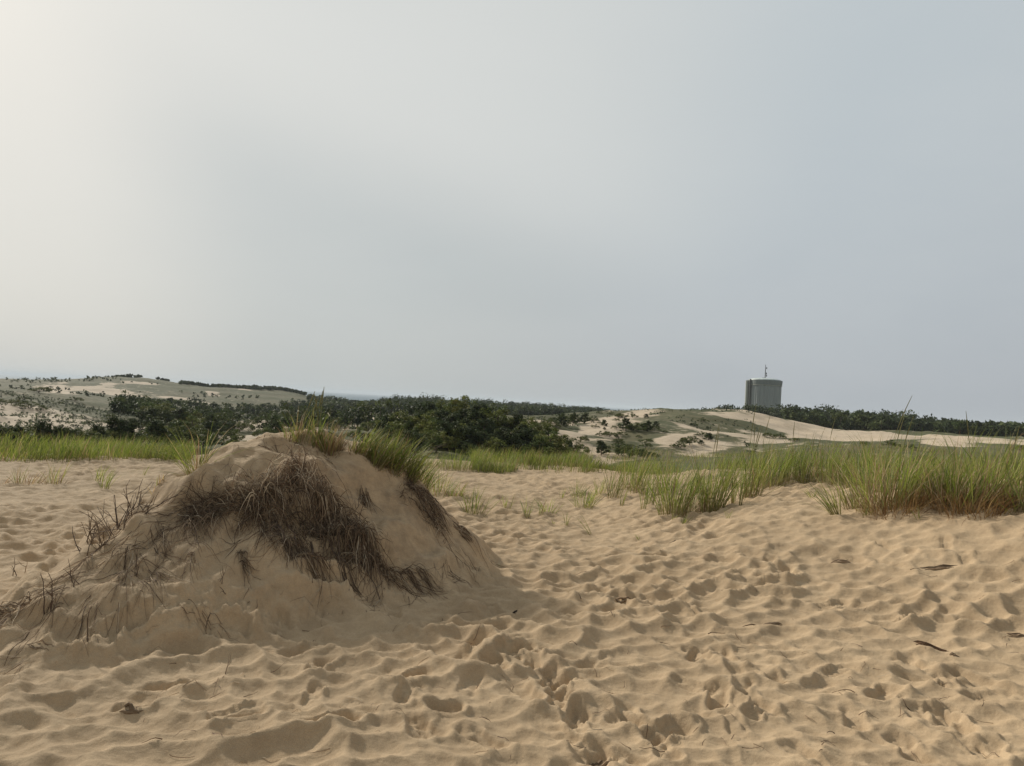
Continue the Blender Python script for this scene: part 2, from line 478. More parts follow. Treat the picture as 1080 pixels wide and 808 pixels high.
def sheet(name, r, label):
    T, RR = np.meshgrid(ths, r)
    X, Y = RR * np.sin(T), RR * np.cos(T)
    Z = np.concatenate([H(X[i:i + 60], Y[i:i + 60]) for i in range(0, len(r), 60)])
    V = np.stack([X, Y, Z], -1).reshape(-1, 3)
    n, m = X.shape
    i = np.arange(n - 1)[:, None] * m; j = np.arange(m - 1)[None]
    Q = np.stack([i + j, i + m + j, i + m + j + 1, i + j + 1], -1).reshape(-1, 4)[:, ::-1]
    x, y = X.ravel(), Y.ravel()
    rr = RR.ravel()
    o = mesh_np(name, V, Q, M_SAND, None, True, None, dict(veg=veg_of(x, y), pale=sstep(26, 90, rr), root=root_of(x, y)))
    tag(o, kind='structure')
    return o


RSPLIT = 30.0
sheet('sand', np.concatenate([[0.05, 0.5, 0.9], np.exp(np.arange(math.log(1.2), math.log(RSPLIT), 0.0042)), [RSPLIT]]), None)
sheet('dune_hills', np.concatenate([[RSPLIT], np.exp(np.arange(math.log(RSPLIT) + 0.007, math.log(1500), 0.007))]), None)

# ------------------------------------------------------------------ the sea
m, nt, b = mat_new('sea')
b.inputs['Base Color'].default_value = (0.06, 0.10, 0.13, 1); b.inputs['Roughness'].default_value = 0.7; b.inputs['IOR'].default_value = 1.15
bp = N(nt, 'ShaderNodeBump'); bp.inputs['Strength'].default_value = 0.6; bp.inputs['Distance'].default_value = 0.6
nt.links.new(noise(nt, N(nt, 'ShaderNodeNewGeometry').outputs['Position'], 0.12, 5, 0.6), bp.inputs['Height']); nt.links.new(bp.outputs[0], b.inputs['Normal'])
a = np.linspace(0, 2 * math.pi, 181)[:-1]
rad = np.array([700, 1500, 3000, 6000, 12000, 20000.0])
V = np.stack([rad[:, None] * np.sin(a), rad[:, None] * np.cos(a), np.full((len(rad), 180), -20.0)], -1).reshape(-1, 3)
i = np.arange(len(rad) - 1)[:, None] * 180; j = np.arange(180)[None]; j2 = (j + 1) % 180
tag(mesh_np('sea', V, np.stack([i + j, i + 180 + j, i + 180 + j2, i + j2], -1).reshape(-1, 4)[:, ::-1], m), kind='structure')


# ------------------------------------------------------------------ grass blades
GREENS = np.array([[0.165, 0.205, 0.032], [0.115, 0.160, 0.028], [0.22, 0.245, 0.055], [0.085, 0.120, 0.032]])
STRAW = np.array([[0.34, 0.26, 0.13], [0.26, 0.18, 0.095], [0.20, 0.125, 0.07], [0.30, 0.24, 0.15]])


def blades(root, L, az, tilt, droop, w, straw, seg=5):
    """root (n,3), blade length, heading, lean from upright, extra bend towards the tip"""
    n = len(root)
    t = np.linspace(0, 1, seg)
    ang = tilt[:, None] + droop[:, None] * t[None] ** 1.6
    ds = L[:, None] / (seg - 1)
    mid = (ang[:, 1:] + ang[:, :-1]) / 2
    hs = np.concatenate([np.zeros((n, 1)), np.cumsum(np.sin(mid) * ds, 1)], 1)
    vs = np.concatenate([np.zeros((n, 1)), np.cumsum(np.cos(mid) * ds, 1)], 1)
    P = root[:, None] + np.stack([np.sin(az)[:, None] * hs, np.cos(az)[:, None] * hs, vs], -1)
    fa = rng.uniform(0, math.pi, n)
    side = np.stack([np.cos(fa), np.sin(fa), np.zeros(n)], -1)
    wid = w[:, None] * np.array([0.7, 1.0, 0.85, 0.55, 0.08])[None] if seg == 5 else w[:, None] * (1 - 0.9 * t[None])
    V = np.stack([P - side[:, None] * wid[..., None] / 2, P + side[:, None] * wid[..., None] / 2], 2).reshape(-1, 3)
    b = np.arange(n)[:, None] * seg * 2; k = np.arange(seg - 1)[None] * 2
    Q = np.stack([b + k, b + k + 1, b + k + 3, b + k + 2], -1).reshape(-1, 4)
    g = GREENS[rng.integers(0, 4, n)] * rng.uniform(0.8, 1.2, (n, 1)); s = STRAW[rng.integers(0, 4, n)] * rng.uniform(0.75, 1.15, (n, 1))
    dry = (rng.random(n) < straw)[:, None, None]
    basal = (1 - sstep(0.05, 0.38, t))[None, :, None] * 0.75
    C = np.where(dry, s[:, None], g[:, None] * (1 - basal) + s[:, None] * basal * 0.8)
    tip = sstep(0.8, 1.0, t)[None, :, None] * (rng.random(n) < 0.4)[:, None, None] * 0.6
    C = C * (1 - tip) + s[:, None] * tip
    C = np.repeat(C, 2, axis=1).reshape(-1, 3)
    return V, Q, C


LEAN = math.atan2(0.9, 0.3)     # wind heading (towards the right of the view)


def tuft_arrays(h, n, rb, spread, straw=0.15, lean=0.0, w=0.007, bend=0.5, heading=None):
    rad = rb * np.sqrt(rng.random(n)); pa = rng.uniform(0, 2 * math.pi, n)
    root = np.stack([rad * np.cos(pa), rad * np.sin(pa), np.zeros(n)], -1)
    az = pa * -1 + math.pi / 2 + rng.normal(0, 0.7, n)
    tilt = np.abs(rng.normal(0, spread, n)) * (0.35 + rad / max(rb, 1e-3))
    tx, ty = np.sin(az) * tilt, np.cos(az) * tilt
    hd = LEAN if heading is None else heading
    tx += math.sin(hd) * lean; ty += math.cos(hd) * lean
    az = np.arctan2(tx, ty); tilt = np.clip(np.hypot(tx, ty), 0, 1.3)
    L = h * rng.uniform(0.55, 1.05, n) / np.cos(np.clip(tilt, 0, 0.8)) ** 0.6
    droop = np.abs(rng.normal(bend, 0.35, n))
    return root, L, az, tilt, droop, np.full(n, w) * rng.uniform(0.7, 1.3, n), straw


def seat(root, o):
    """drop every blade's foot onto the ground"""
    root[:, 2] = H(root[:, 0] + o[0], root[:, 1] + o[1]) - o[2] - 0.02
    return root


def tuft(px, py, hpx, wpx, n, label, spread=0.28, straw=0.15, lean=0.08, thatch=0, stalks=0, w=0.0075, bend=0.5, heading=None, group=None, name='grass_tuft', depth=1.0, cat='grass tuft', r=None, rust=0.0):
    g = ground(px, py) if r is None else at(px, py, r)
    if r is not None: g[2] = hz(g[0], g[1])
    dist = math.hypot(g[0], g[1])
    h = hpx / F * dist; rb = wpx / 2 / F * dist
    a = tuft_arrays(h, n, rb, spread, straw, lean, w, bend, heading)
    a[0][:, 1] *= depth
    if rust: a[0][:, 1] += rb * 0.5
    V, Q, C = blades(seat(a[0], g), *a[1:])
    o = mesh_np(name, V, Q, M_GRASS, C * random.uniform(0.9, 1.35)); o.location = g
    tag(o, label, cat, group)
    if thatch:
        rt = max(rb, 0.05) * 1.15
        a = tuft_arrays(h * 0.5, thatch, rt, 0.6, 1.0, lean * 0.5, w * 0.7, 0.9)
        a[0][:, 1] *= depth
        if rust: a[0][:, 1] -= rb * 0.25
        V, Q, C = blades(seat(a[0], g), *a[1:])
        mesh_np('dry_thatch', V, Q, M_DRY, C * (np.array([0.85, 0.74, 0.60]) if rust else 0.8), parent=o)
    for k in range(stalks):
        s = Soup()
        hh = h * random.uniform(1.15, 1.55); dx, dy = random.uniform(-.5, .5) * rb, random.uniform(-.5, .5) * rb
        bx = random.gauss(0.08, 0.09) * hh
        z0 = hz(g[0] + dx, g[1] + dy) - g[2]
        pts = [(dx + bx * u ** 2, dy, z0 + hh * u) for u in np.linspace(0, 1, 7)]
        s.tube(pts, [0.0024, 0.0022, 0.002, 0.002, 0.0022, 0.006, 0.002], np.array([0.22, 0.21, 0.10]), 4)
        s.build('seed_stalk', M_GRASS, o)
    return o


GB = 'beach grass tufts along the bank'
GS = 'small grass sprigs in the open sand'
# -- right-hand bank, front row
tuft(647, 528, 46, 14, 60, 'green grass tuft at the start of the bank beside the open sand path', 0.26)
tuft(655, 535, 26, 5, 14, 'thin short green sprig standing just below the first bank tuft', 0.2)
tuft(678, 541, 50, 5, 16, 'slender grass sprig, first of two thin stems before the broad bank clump', 0.18)
tuft(685, 536, 56, 8, 34, 'narrow upright grass tuft just left of the broad bank clump', 0.2)
tuft(712, 545, 68, 34, 190, 'broad fan of bright green grass, lowest large clump on the sand bank', 0.30, 0.12, thatch=40)
tuft(748, 542, 74, 28, 190, 'tall dense green grass clump right beside the broad fan clump', 0.26, 0.12, thatch=50, stalks=2)
tuft(721, 557, 14, 4, 9, 'tiny green sprig in the sand in front of the broad fan clump', 0.35)
tuft(709, 555, 8, 4, 6, 'tiny flattened green leaves in the sand below the broad fan clump', 0.9)
tuft(769, 551, 16, 6, 9, 'tiny grass sprig alone in sand in front of the tall dense clump', 0.5)
tuft(772, 536, 58, 4, 20, 'slender grass stem group with bare stems between two big bank clumps', 0.16, 0.25)
tuft(781, 537, 50, 4, 16, 'second slender sprig, brown at its foot, before the tall stalked clump', 0.2, 0.3)
tuft(792, 528, 62, 20, 120, 'tall green clump with seed stalks rising over the distant dune', 0.24, 0.15, thatch=40, stalks=4)
tuft(814, 517, 52, 22, 110, 'green clump with rusty brown foot halfway up the sand bank', 0.26, 0.15, thatch=70)
tuft(832, 511, 46, 22, 100, 'green clump above the smooth sand slope of the bank', 0.28, 0.12, thatch=40, stalks=1)
tuft(857, 527, 16, 5, 12, 'small sprig leaning left on the smooth sand of the bank', 0.4, lean=-0.5)
tuft(883, 546, 52, 10, 46, 'dark green tuft leaning sharply left at the foot of the bank', 0.3, 0.1, lean=-0.55)
tuft(899, 538, 46, 14, 60, 'green tuft with reddish foot beside the left-leaning tuft', 0.3, 0.2, lean=-0.2, thatch=30)
tuft(911, 548, 16, 4, 10, 'tiny sprig in the sand right below the reddish-footed tuft', 0.3)
tuft(942, 541, 76, 52, 330, 'large mixed brown and green grass clump with tall seed stalks on the bank', 0.34, 0.42, thatch=320, stalks=3, rust=1)
tuft(968, 550, 18, 4, 8, 'single trailing grass blade hanging onto sand below the large mixed clump', 0.4, lean=-0.4)
tuft(985, 533, 50, 44, 200, 'green grass above the dark thatch overhang, beside the large mixed clump', 0.35, 0.3, thatch=420, rust=1)
tuft(1022, 538, 60, 50, 230, 'green grass over a thick rusty thatch, the thickest on the bank', 0.33, 0.3, thatch=620, stalks=1, rust=1)
tuft(1052, 534, 52, 34, 150, 'green clump above the rusty thatch at the right end of the bank', 0.36, 0.25, thatch=320, stalks=1, rust=1)
tuft(1069, 541, 30, 18, 60, 'low sprawling tuft spilling off the right end of the bank', 0.6, 0.35, thatch=40)
tuft(1100, 540, 50, 40, 120, 'green bank clump cut by the edge of the view', 0.34, 0.25, thatch=60)
# second and third row on the bank: nothing tells these apart
for k, (px, py) in enumerate([(664, 518), (672, 524), (702, 524), (735, 523), (768, 516), (803, 512), (822, 505), (845, 505), (852, 511), (868, 506), (876, 513),
                              (888, 509), (898, 516), (908, 512), (918, 520), (926, 510), (950, 512), (960, 520), (972, 510), (990, 512), (1003, 518), (1015, 508), (1034, 512), (1046, 518), (1062, 510), (1075, 516), (1092, 514), (1110, 518)]):
    tuft(px, py, random.uniform(24, 56), random.uniform(10, 26), 80, 'green beach grass tuft in the crowded rows on top of the bank', 0.3, 0.18, thatch=25, group=GB, stalks=random.choice([0, 0, 1]))
# -- mouth of the path and the open sand
tuft(463, 524, 34, 26, 90, 'green tuft growing at the mound foot beside the path', 0.34, 0.2)
tuft(480, 527, 24, 16, 50, 'grass tuft with dark brown foot at the mound base', 0.45, 0.4, thatch=60)
tuft(500, 546, 38, 20, 60, 'fresh green tuft standing alone between mound and path', 0.32, 0.08)
tuft(534, 538, 20, 7, 14, 'faint thin sprig in the path, right of the lone fresh tuft', 0.3, 0.3)
tuft(555, 547, 26, 6, 18, 'upright thin sprig in the middle of the path', 0.22)
tuft(569, 545, 22, 6, 14, 'thin sprig touching the wider sprig in the middle of the path', 0.35)
tuft(578, 544, 24, 10, 26, 'wider green sprig of arching blades in the middle of the path', 0.4, 0.05)
tuft(584, 555, 9, 12, 10, 'flattened green blades lying on the sand of the path', 1.0, 0.1)
tuft(597, 557, 17, 3, 8, 'small dark sprig standing below the other sprigs of the path', 0.15)
tuft(616, 538, 30, 20, 60, 'rounded green tuft on the right side of the path', 0.42, 0.1)
tuft(609, 528, 22, 14, 34, 'small tuft just behind the rounded tuft of the path', 0.35)
tuft(591, 528, 14, 5, 9, 'tiny sprig left of the rounded tuft of the path', 0.3)
tuft(632, 526, 26, 12, 34, 'loose tuft between the rounded path tuft and the bank', 0.36)
tuft(624, 566, 26, 3, 6, 'long blade leaning left, out on the open trodden sand', 0.2, lean=-0.5)
tuft(675, 571, 12, 4, 5, 'grass blades lying flat on the open sand below the bank', 1.1, lean=-0.4)
tuft(518, 596, 12, 5, 9, 'bunch of long green blades lying flat at the mound foot', 1.25, 0.15, lean=-0.9)
tuft(600, 632, 12, 2, 2, 'single bent straw poking from trodden sand near the mound', 0.3, 1.0, lean=-0.3)
tuft(655, 590, 9, 2, 3, 'single short straw standing in the open sand', 0.3, 1.0)
# -- left side
tuft(20, 513, 22, 8, 26, 'grey green sprig on the sand beside a brown bunch of stems', 0.3, 0.3)
tuft(34, 512, 16, 14, 36, 'brown dry bunch of stems leaning right on the far left sand', 0.5, 0.95, lean=0.3)
tuft(58, 513, 26, 15, 40, 'green sprig over a thick brown foot on the left sand', 0.36, 0.4, thatch=60)
tuft(104, 509, 20, 9, 22, 'small green sprig standing in left sand below the grass band', 0.25, 0.1)
tuft(110, 518, 26, 7, 24, 'taller green sprig in front of the small green sprig', 0.25, 0.1)
tuft(151, 504, 14, 4, 8, 'thin sprig alone in sand nearest the grass band', 0.2, 0.2)
tuft(166, 516, 14, 9, 14, 'faint pale sprig on the sand beside the mound flank', 0.3, 0.6)
tuft(4, 512, 14, 4, 8, 'dry dark twiggy sprig at the left edge of the sand', 0.3, 1.0, lean=0.4)
tuft(6, 488, 10, 10, 18, 'low pale sprig at the edge of the left grass band', 0.4, 0.4)
# -- on the mound
tuft(208, 501, 60, 16, 70, 'long arching green tuft spreading from the left shoulder of the mound', 0.42, 0.16, lean=-0.12, bend=0.7, w=0.006)
tuft(333, 473, 46, 9, 46, 'thin green tuft with two tall stalks on top of the mound', 0.24, 0.2, stalks=3, lean=0.05, w=0.006)
tuft(349, 476, 36, 20, 170, 'thick brown and green clump standing on top of the mound', 0.22, 0.7, thatch=90, w=0.006)
tuft(306, 468, 24, 14, 60, 'short brown tuft on the crest of the mound', 0.3, 0.75, w=0.005)
tuft(320, 468, 34, 22, 60, 'wispy grey green tuft behind the crest of the mound', 0.34, 0.4, stalks=2, w=0.005)
for k, (px, py, hp) in enumerate([(374, 483, 30), (383, 485, 36), (392, 489, 40), (401, 494, 42), (410, 499, 46), (419, 503, 42), (428, 508, 44), (437, 514, 38), (446, 520, 34), (396, 495, 34), (414, 504, 36), (432, 514, 32)]):
    tuft(px, py, hp, 13, 70, 'grass tuft leaning right in the fringe along the right rim of the mound', 0.3, 0.25, lean=0.3, thatch=22, w=0.006, group='fringe of grass on the mound rim')
tuft(484, 497, 26, 40, 300, 'big rounded green grass hummock behind the mound at the path end', 0.35, 0.06, depth=1.0)
tuft(452, 494, 20, 30, 150, 'low green tuft in the gap between mound rim and rounded hummock', 0.4, 0.1)


# ------------------------------------------------------------------ grass nobody could count
def grass_band(label, spots, h, w=0.010, straw=0.12, name='grass', spread=0.25):
    n = len(spots)
    root = np.zeros((n, 3)); root[:, :2] = spots
    root[:, 2] = H(root[:, 0], root[:, 1]) - 0.03
    az = rng.uniform(-math.pi, math.pi, n); tilt = np.abs(rng.normal(0, spread, n))
    tx = np.sin(az) * tilt + math.sin(LEAN) * 0.1; ty = np.cos(az) * tilt + math.cos(LEAN) * 0.1
    hv = 0.85 + 0.75 * fbm(root[:, 0] / 1.1, root[:, 1] / 1.1, 2, 301)
    V, Q, C = blades(root, h * hv * rng.uniform(0.5, 1.1, n), np.arctan2(tx, ty), np.hypot(tx, ty), np.abs(rng.normal(0.5, 0.3, n)), w * rng.uniform(0.7, 1.3, n), straw)
    C = C * np.repeat(1.05 + 0.6 * fbm(root[:, 0] / 0.9, root[:, 1] / 0.9, 2, 303), 10)[:, None]
    tag(mesh_np(name, V, Q, M_GRASS, C), label, None, None, 'stuff')


def polar_spots(n, px0, px1, r0, r1, seed, clump=0.5, fn=None, cs=0.7):
    """random spots in a sector of the dune, thinned in clumps"""
    t0 = math.atan2(*pdir(px0, 440)[:2]); t1 = math.atan2(*pdir(px1, 440)[:2])
    t = rng.uniform(t0, t1, n * 3); r = np.sqrt(rng.uniform(r0 ** 2, r1 ** 2, n * 3))
    x, y = r * np.sin(t), r * np.cos(t)
    k = rng.random(n * 3) < sstep(-0.25 + clump * 0.3, 0.25, fbm(x / cs, y / cs, 2, seed)) + (1 - clump)
    if fn is not None: k &= fn(x, y, r, t)
    return np.stack([x[k], y[k]], -1)[:n]


grass_band('tall green beach grass growing in a band beyond the left sand', polar_spots(26000, -330, 205, 17.2, 25, 5, 0.55), 0.56)
grass_band('green beach grass growing beyond the mouth of the sand path', polar_spots(11000, 500, 668, 18.6, 28, 9, 0.95, lambda x, y, r, t: r > 18.6 + 0.5 * np.sin(t * 60)), 0.62)
grass_band('beach grass filling the back of the bank on the right', polar_spots(6000, 655, 1330, 12.2, 26, 13, 1.05, cs=1.1, fn=lambda x, y, r, t: r > 12.2 + 6 * sstep(0.36, 0.14, t)), 0.66)
grass_band('sparse low grass and litter on the hollow behind the bank', polar_spots(12000, 640, 1330, 26, 70, 15, 0.8, cs=3), 0.55, 0.02, 0.35)


# ------------------------------------------------------------------ dead grass, roots and twigs on the mound
def mound_down(x, y):
    e = 0.05
    gx = (H(x + e, y, False) - H(x - e, y, False)) / (2 * e); gy = (H(x, y + e, False) - H(x, y - e, False)) / (2 * e)
    return -gx, -gy


def strands(starts, L, w, lift, flow=1.0, wander=0.5, head=None, K=8, cols=None):
    """dry strands that lie along the slope from their starting points"""
    n = len(starts)
    x, y = starts[:, 0].copy(), starts[:, 1].copy()
    a = rng.uniform(0, 2 * math.pi, n) if head is None else head + rng.normal(0, 0.45, n)
    P = []
    lf = lift * rng.uniform(0.2, 1.0, n)
    curl = rng.normal(0, wander * 0.5, n)
    for k in range(K):
        z = H(x, y) + lf * math.sin(math.pi * min(1, (k + 0.6) / K)) + 0.004
        P.append(np.stack([x, y, z], -1))
        gx, gy = mound_down(x, y)
        a = a + curl / K + rng.normal(0, wander * 0.35, n)
        dx, dy = np.cos(a) + flow * gx * 2.0, np.sin(a) + flow * gy * 2.0
        m = np.hypot(dx, dy) + 1e-6
        st = L * rng.uniform(0.7, 1.2, n) / K
        x, y = x + dx / m * st, y + dy / m * st
    P = np.stack(P, 1)
    tg = np.gradient(P, axis=1); tg /= np.linalg.norm(tg, axis=2)[..., None] + 1e-9
    up = rng.normal(0, 1, (n, 1, 3)) + np.array([0, -0.5, 1.0])
    sd = np.cross(tg, up); sd /= np.linalg.norm(sd, axis=2)[..., None] + 1e-9
    ww = (w * rng.uniform(0.6, 1.4, n))[:, None] * np.linspace(1, 0.35, K)[None]
    V = np.stack([P - sd * ww[..., None] / 2, P + sd * ww[..., None] / 2], 2).reshape(-1, 3)
    b = np.arange(n)[:, None] * K * 2; k = np.arange(K - 1)[None] * 2
    Q = np.stack([b + k, b + k + 1, b + k + 3, b + k + 2], -1).reshape(-1, 4)
    cols = np.array([[0.12, 0.082, 0.055], [0.17, 0.12, 0.078], [0.25, 0.185, 0.12], [0.08, 0.056, 0.04], [0.42, 0.345, 0.25]]) if cols is None else cols
    pick = rng.choice(len(cols), n, p=np.array([0.27, 0.26, 0.19, 0.14, 0.14]) if len(cols) == 5 else None)
    C = np.repeat(cols[pick] * rng.uniform(0.7, 1.15, (n, 1)), K * 2, axis=0)
    return V, Q, C


def line_spots(pts, n, jit):
    """random points along a line given by points of the photograph, on the ground"""
    g = np.array([ground(*p)[:2] for p in pts])
    s = np.concatenate([[0], np.cumsum(np.linalg.norm(np.diff(g, axis=0), axis=1))])
    u = rng.uniform(0, s[-1], n)
    return np.stack([np.interp(u, s, g[:, 0]), np.interp(u, s, g[:, 1])], -1) + rng.normal(0, jit, (n, 2))


def dead_mat(label, pts, n, L, jit, lift, w=0.005, flow=0.45, wander=0.7, head=None, name='dead_grass', cat='dead grass', kind=None):
    nc = max(n // (6 if kind else 28), 2)
    cen = line_spots(pts, nc, jit); pick = rng.integers(0, nc, n)
    st = cen[pick] + rng.normal(0, min(jit, 0.035), (n, 2))
    gx, gy = mound_down(cen[:, 0], cen[:, 1])
    hd = (np.arctan2(gy, gx) if head is None else np.full(nc, head)) + rng.normal(0, 1.1, nc)
    V, Q, C = strands(st, np.full(n, L) * rng.uniform(0.35, 1.3, n), np.full(n, w), lift, flow, wander, hd[pick])
    g = ground(*pts[len(pts) // 2])
    o = mesh_np(name, V - g, Q, M_DRY, C); o.location = g
    return tag(o, label, None if kind else cat, None, kind)


mt = dead_mat('large dark mat of dead grass hanging down the front of the mound', [(258, 528), (285, 522), (312, 520), (332, 530), (352, 548), (370, 568), (386, 590)], 1050, 0.25, 0.06, 0.12, w=0.0065, wander=1.2)
g = np.array(mt.location)
V, Q, C = strands(line_spots([(290, 508), (318, 512), (335, 522), (350, 538)], 260, 0.05), np.full(260, 0.26) * rng.uniform(0.4, 1.3, 260), np.full(260, 0.005), 0.16, 0.5, 0.9)
mesh_np('loose_straw', V - g, Q, M_DRY, C * 1.5, parent=mt)
n_ = 380
V, Q, C = strands(line_spots([(285, 530), (312, 545), (338, 562), (360, 582), (380, 600)], n_, 0.07), np.full(n_, 0.2) * rng.uniform(0.4, 1.3, n_), np.full(n_, 0.006), 0.09, 0.4, 1.1)
mesh_np('tangled_core', V - g, Q, M_DRY, C * 0.8, parent=mt)
for k in range(9):      # thick roots hanging out of the cut sand
    s = Soup(); q = line_spots([(275, 540), (330, 565), (385, 595)], 1, 0.06)[0]
    pts = []
    for u in range(7):
        pts.append((q[0] - g[0], q[1] - g[1], hz(q[0], q[1]) - g[2] + 0.035 * math.sin(u / 6 * math.pi) + 0.005)); gx, gy = mound_down(np.array([q[0]]), np.array([q[1]]))
        q = q + np.array([gx[0] * 0.07 + random.gauss(0, .022), gy[0] * 0.07 + random.gauss(0, .022)])
    s.tube(pts, np.linspace(0.008, 0.003, 7), np.array([0.10, 0.07, 0.05]), 5); s.build('hanging_root', M_WOOD, mt)
V, Q, C = strands(line_spots([(205, 545), (225, 535), (250, 532), (280, 530)], 420, 0.04), np.full(420, 0.28) * rng.uniform(0.4, 1.2, 420), np.full(420, 0.005), 0.07, 0.3, 0.9, head=math.pi)
mesh_np('root_fringe', V - g, Q, M_DRY, C * 0.9, parent=mt)
dead_mat('brown tuft of drooping dead grass at the left end of the dark mat', [(204, 540), (212, 542), (222, 548)], 160, 0.30, 0.03, 0.07)
dead_mat('low tangle of dead roots under the middle of the dark mat', [(268, 555), (290, 565), (312, 578), (318, 596)], 320, 0.28, 0.045, 0.04)
dead_mat('trailing root hanging below the left of the dark mat', [(250, 583), (255, 600), (262, 618)], 60, 0.16, 0.012, 0.03)
dead_mat('bright straw bunch at the lower right end of the dark mat', [(395, 605), (415, 605), (440, 606)], 150, 0.28, 0.03, 0.05, head=0.0, flow=0.3)
dead_mat('matted brown roots along the right rim of the mound', [(405, 505), (425, 515), (445, 528), (462, 545)], 380, 0.17, 0.07, 0.06, wander=1.1)
dead_mat('dark roots running down the right flank to the sand', [(440, 530), (455, 548), (468, 560)], 150, 0.18, 0.05, 0.04, wander=1.0)
dead_mat('loose dark root strip lying below the rim roots', [(478, 566), (490, 570)], 60, 0.16, 0.02, 0.02, head=0.0)
dead_mat('thin bark strips in the hollow of the mound top', [(375, 515), (388, 525), (398, 535)], 70, 0.16, 0.02, 0.03)
dead_mat('ridge of brittle dead stems along the left shoulder of the mound', [(212, 496), (228, 484), (245, 474), (262, 466), (275, 463)], 620, 0.22, 0.05, 0.09, flow=0.6)
dead_mat('scattered dead strands on the lower left flank of the mound', [(60, 640), (100, 610), (140, 585), (175, 560), (200, 530)], 520, 0.3, 0.2, 0.02, w=0.004, flow=0.8, wander=0.4, name='straw_litter', kind='stuff')
dead_mat('dark dead strands at the far lower left foot of the mound', [(0, 665), (12, 655), (25, 648)], 150, 0.25, 0.06, 0.05)
dead_mat('dead strands lying over the crest of the mound', [(245, 485), (280, 478), (320, 480), (345, 490)], 120, 0.2, 0.12, 0.02, w=0.004, flow=0.3, name='straw_litter', kind='stuff')
dead_mat('strands scattered at the mound foot on trodden sand', [(330, 625), (380, 625), (440, 620), (480, 590), (520, 600)], 120, 0.22, 0.10, 0.015, w=0.004, flow=0.1, name='straw_litter', kind='stuff')


st = np.array([ground(rng.uniform(150, 1078), rng.uniform(600, 806))[:2] for _ in range(260)])
V, Q, C = strands(st, rng.uniform(0.02, 0.16, 260), np.full(260, 0.0045), 0.012, 0.0, 0.5, K=6)
tag(mesh_np('straw_litter', V, Q, M_DRY, C), 'bits of straw scattered over the trodden sand', kind='stuff')


def twigs(label, px, py, n, L, spread=0.9, name='dry_twigs', thick=0.004, width=0.1):
    g = ground(px, py)
    root = None
    for k in range(n):
        s = Soup()
        dx, dy = random.gauss(0, width), random.gauss(0, width)
        z0 = hz(g[0] + dx, g[1] + dy) - g[2] - 0.02
        a = random.uniform(0, 2 * math.pi); tl = min(abs(random.gauss(0, spread)), 1.35)
        d = np.array([math.sin(tl) * math.cos(a), math.sin(tl) * math.sin(a), math.cos(tl)])
        l = L * random.uniform(0.5, 1.2)
        p, pts = np.array([dx, dy, z0]), []
        for q in range(6):
            pts.append(p.copy()); d = d + np.array([random.gauss(0, .18), random.gauss(0, .18), random.gauss(0, .12) - 0.03]); d /= np.linalg.norm(d); p = p + d * l / 5
        c = np.array(random.choice([(0.13, 0.095, 0.07), (0.09, 0.065, 0.05), (0.22, 0.17, 0.12)])) * random.uniform(0.8, 1.1)
        s.tube(pts, np.linspace(thick, thick * 0.4, 6), c, 5)
        for q in (2, 3):
            if random.random() < 0.6:
                e = np.array(pts[q]); dd = d + np.array([random.gauss(0, .7), random.gauss(0, .7), random.gauss(0.2, .4)]); dd /= np.linalg.norm(dd)
                s.tube([e, e + dd * l * 0.2, e + dd * l * 0.38 + np.array([0, 0, random.gauss(0, .02)])], [thick * 0.6, thick * 0.5, thick * 0.25], c, 4)
        o = s.build(name if root is None else 'twig', M_WOOD, root)
        if root is None:
            root = o; o.location = g; tag(o, label, 'twigs')
    return root


twigs('spiky heap of grey dead twigs on the left flank of the mound', 118, 569, 46, 0.30, 1.0, width=0.10)
twigs('dry twigs sticking out of the dead stem ridge on the mound shoulder', 238, 478, 18, 0.2, 1.0, width=0.14)
twigs('single upright dead stem with a forked foot on the lower left flank', 52, 654, 4, 0.26, 0.3, width=0.012)
twigs('dead stems spread beyond the left end of the mound', 20, 612, 6, 0.2, 0.9, width=0.06)
twigs('thin leaning twigs below the spiky twig heap', 150, 598, 7, 0.2, 0.8, width=0.10)
twigs('small forked twig standing on the smooth face of the mound', 240, 632, 4, 0.12, 0.7, width=0.03, thick=0.003)
twigs('reddish stems standing at the right of the dark mat', 380, 553, 5, 0.16, 0.5, width=0.03)
twigs('crossed dry sticks lying at the lower left mound foot', 100, 690, 3, 0.2, 1.2, width=0.05)
twigs('bleached twig lying on trodden sand below the mound', 232, 722, 3, 0.14, 1.3, width=0.03, thick=0.003)
twigs('thin twig poking from the sand at the left frame edge slope', 75, 622, 3, 0.16, 0.5, width=0.03, thick=0.003)


def driftwood(label, px, py, L, W, ang, c=(0.19, 0.135, 0.085)):
    g = ground(px, py)
    s = Soup()
    for k in range(4):
        n = 9
        u = np.linspace(-0.5, 0.5, n)
        off = (k - 1.5) * W * 0.28
        bend = random.gauss(0, 0.04)
        x = u * L * random.uniform(0.6, 1.0); y = off + bend * L * (u ** 2 * 4 - 0.5) + np.cumsum(np.array([random.gauss(0, .004) for _ in u]))
        ca, sa = math.cos(ang), math.sin(ang)
        X, Y = x * ca - y * sa, x * sa + y * ca
        Z = H(X + g[0], Y + g[1]) - g[2] + W * 0.02 + 0.006 * (k % 2) * np.sin((u + 0.5) * math.pi)
        rad = W * 0.20 * np.array([0.3, 0.7, 1, 0.9, 1.1, 0.9, 0.8, 0.55, 0.15]) * np.array([random.uniform(.8, 1.2) for _ in u])
        s.tube(np.stack([X, Y, Z], -1), rad, np.array(c) * random.uniform(0.6, 1.4), 6)
    o = s.build('driftwood', M_WOOD, None, False); o.location = g
    return tag(o, label, 'driftwood')


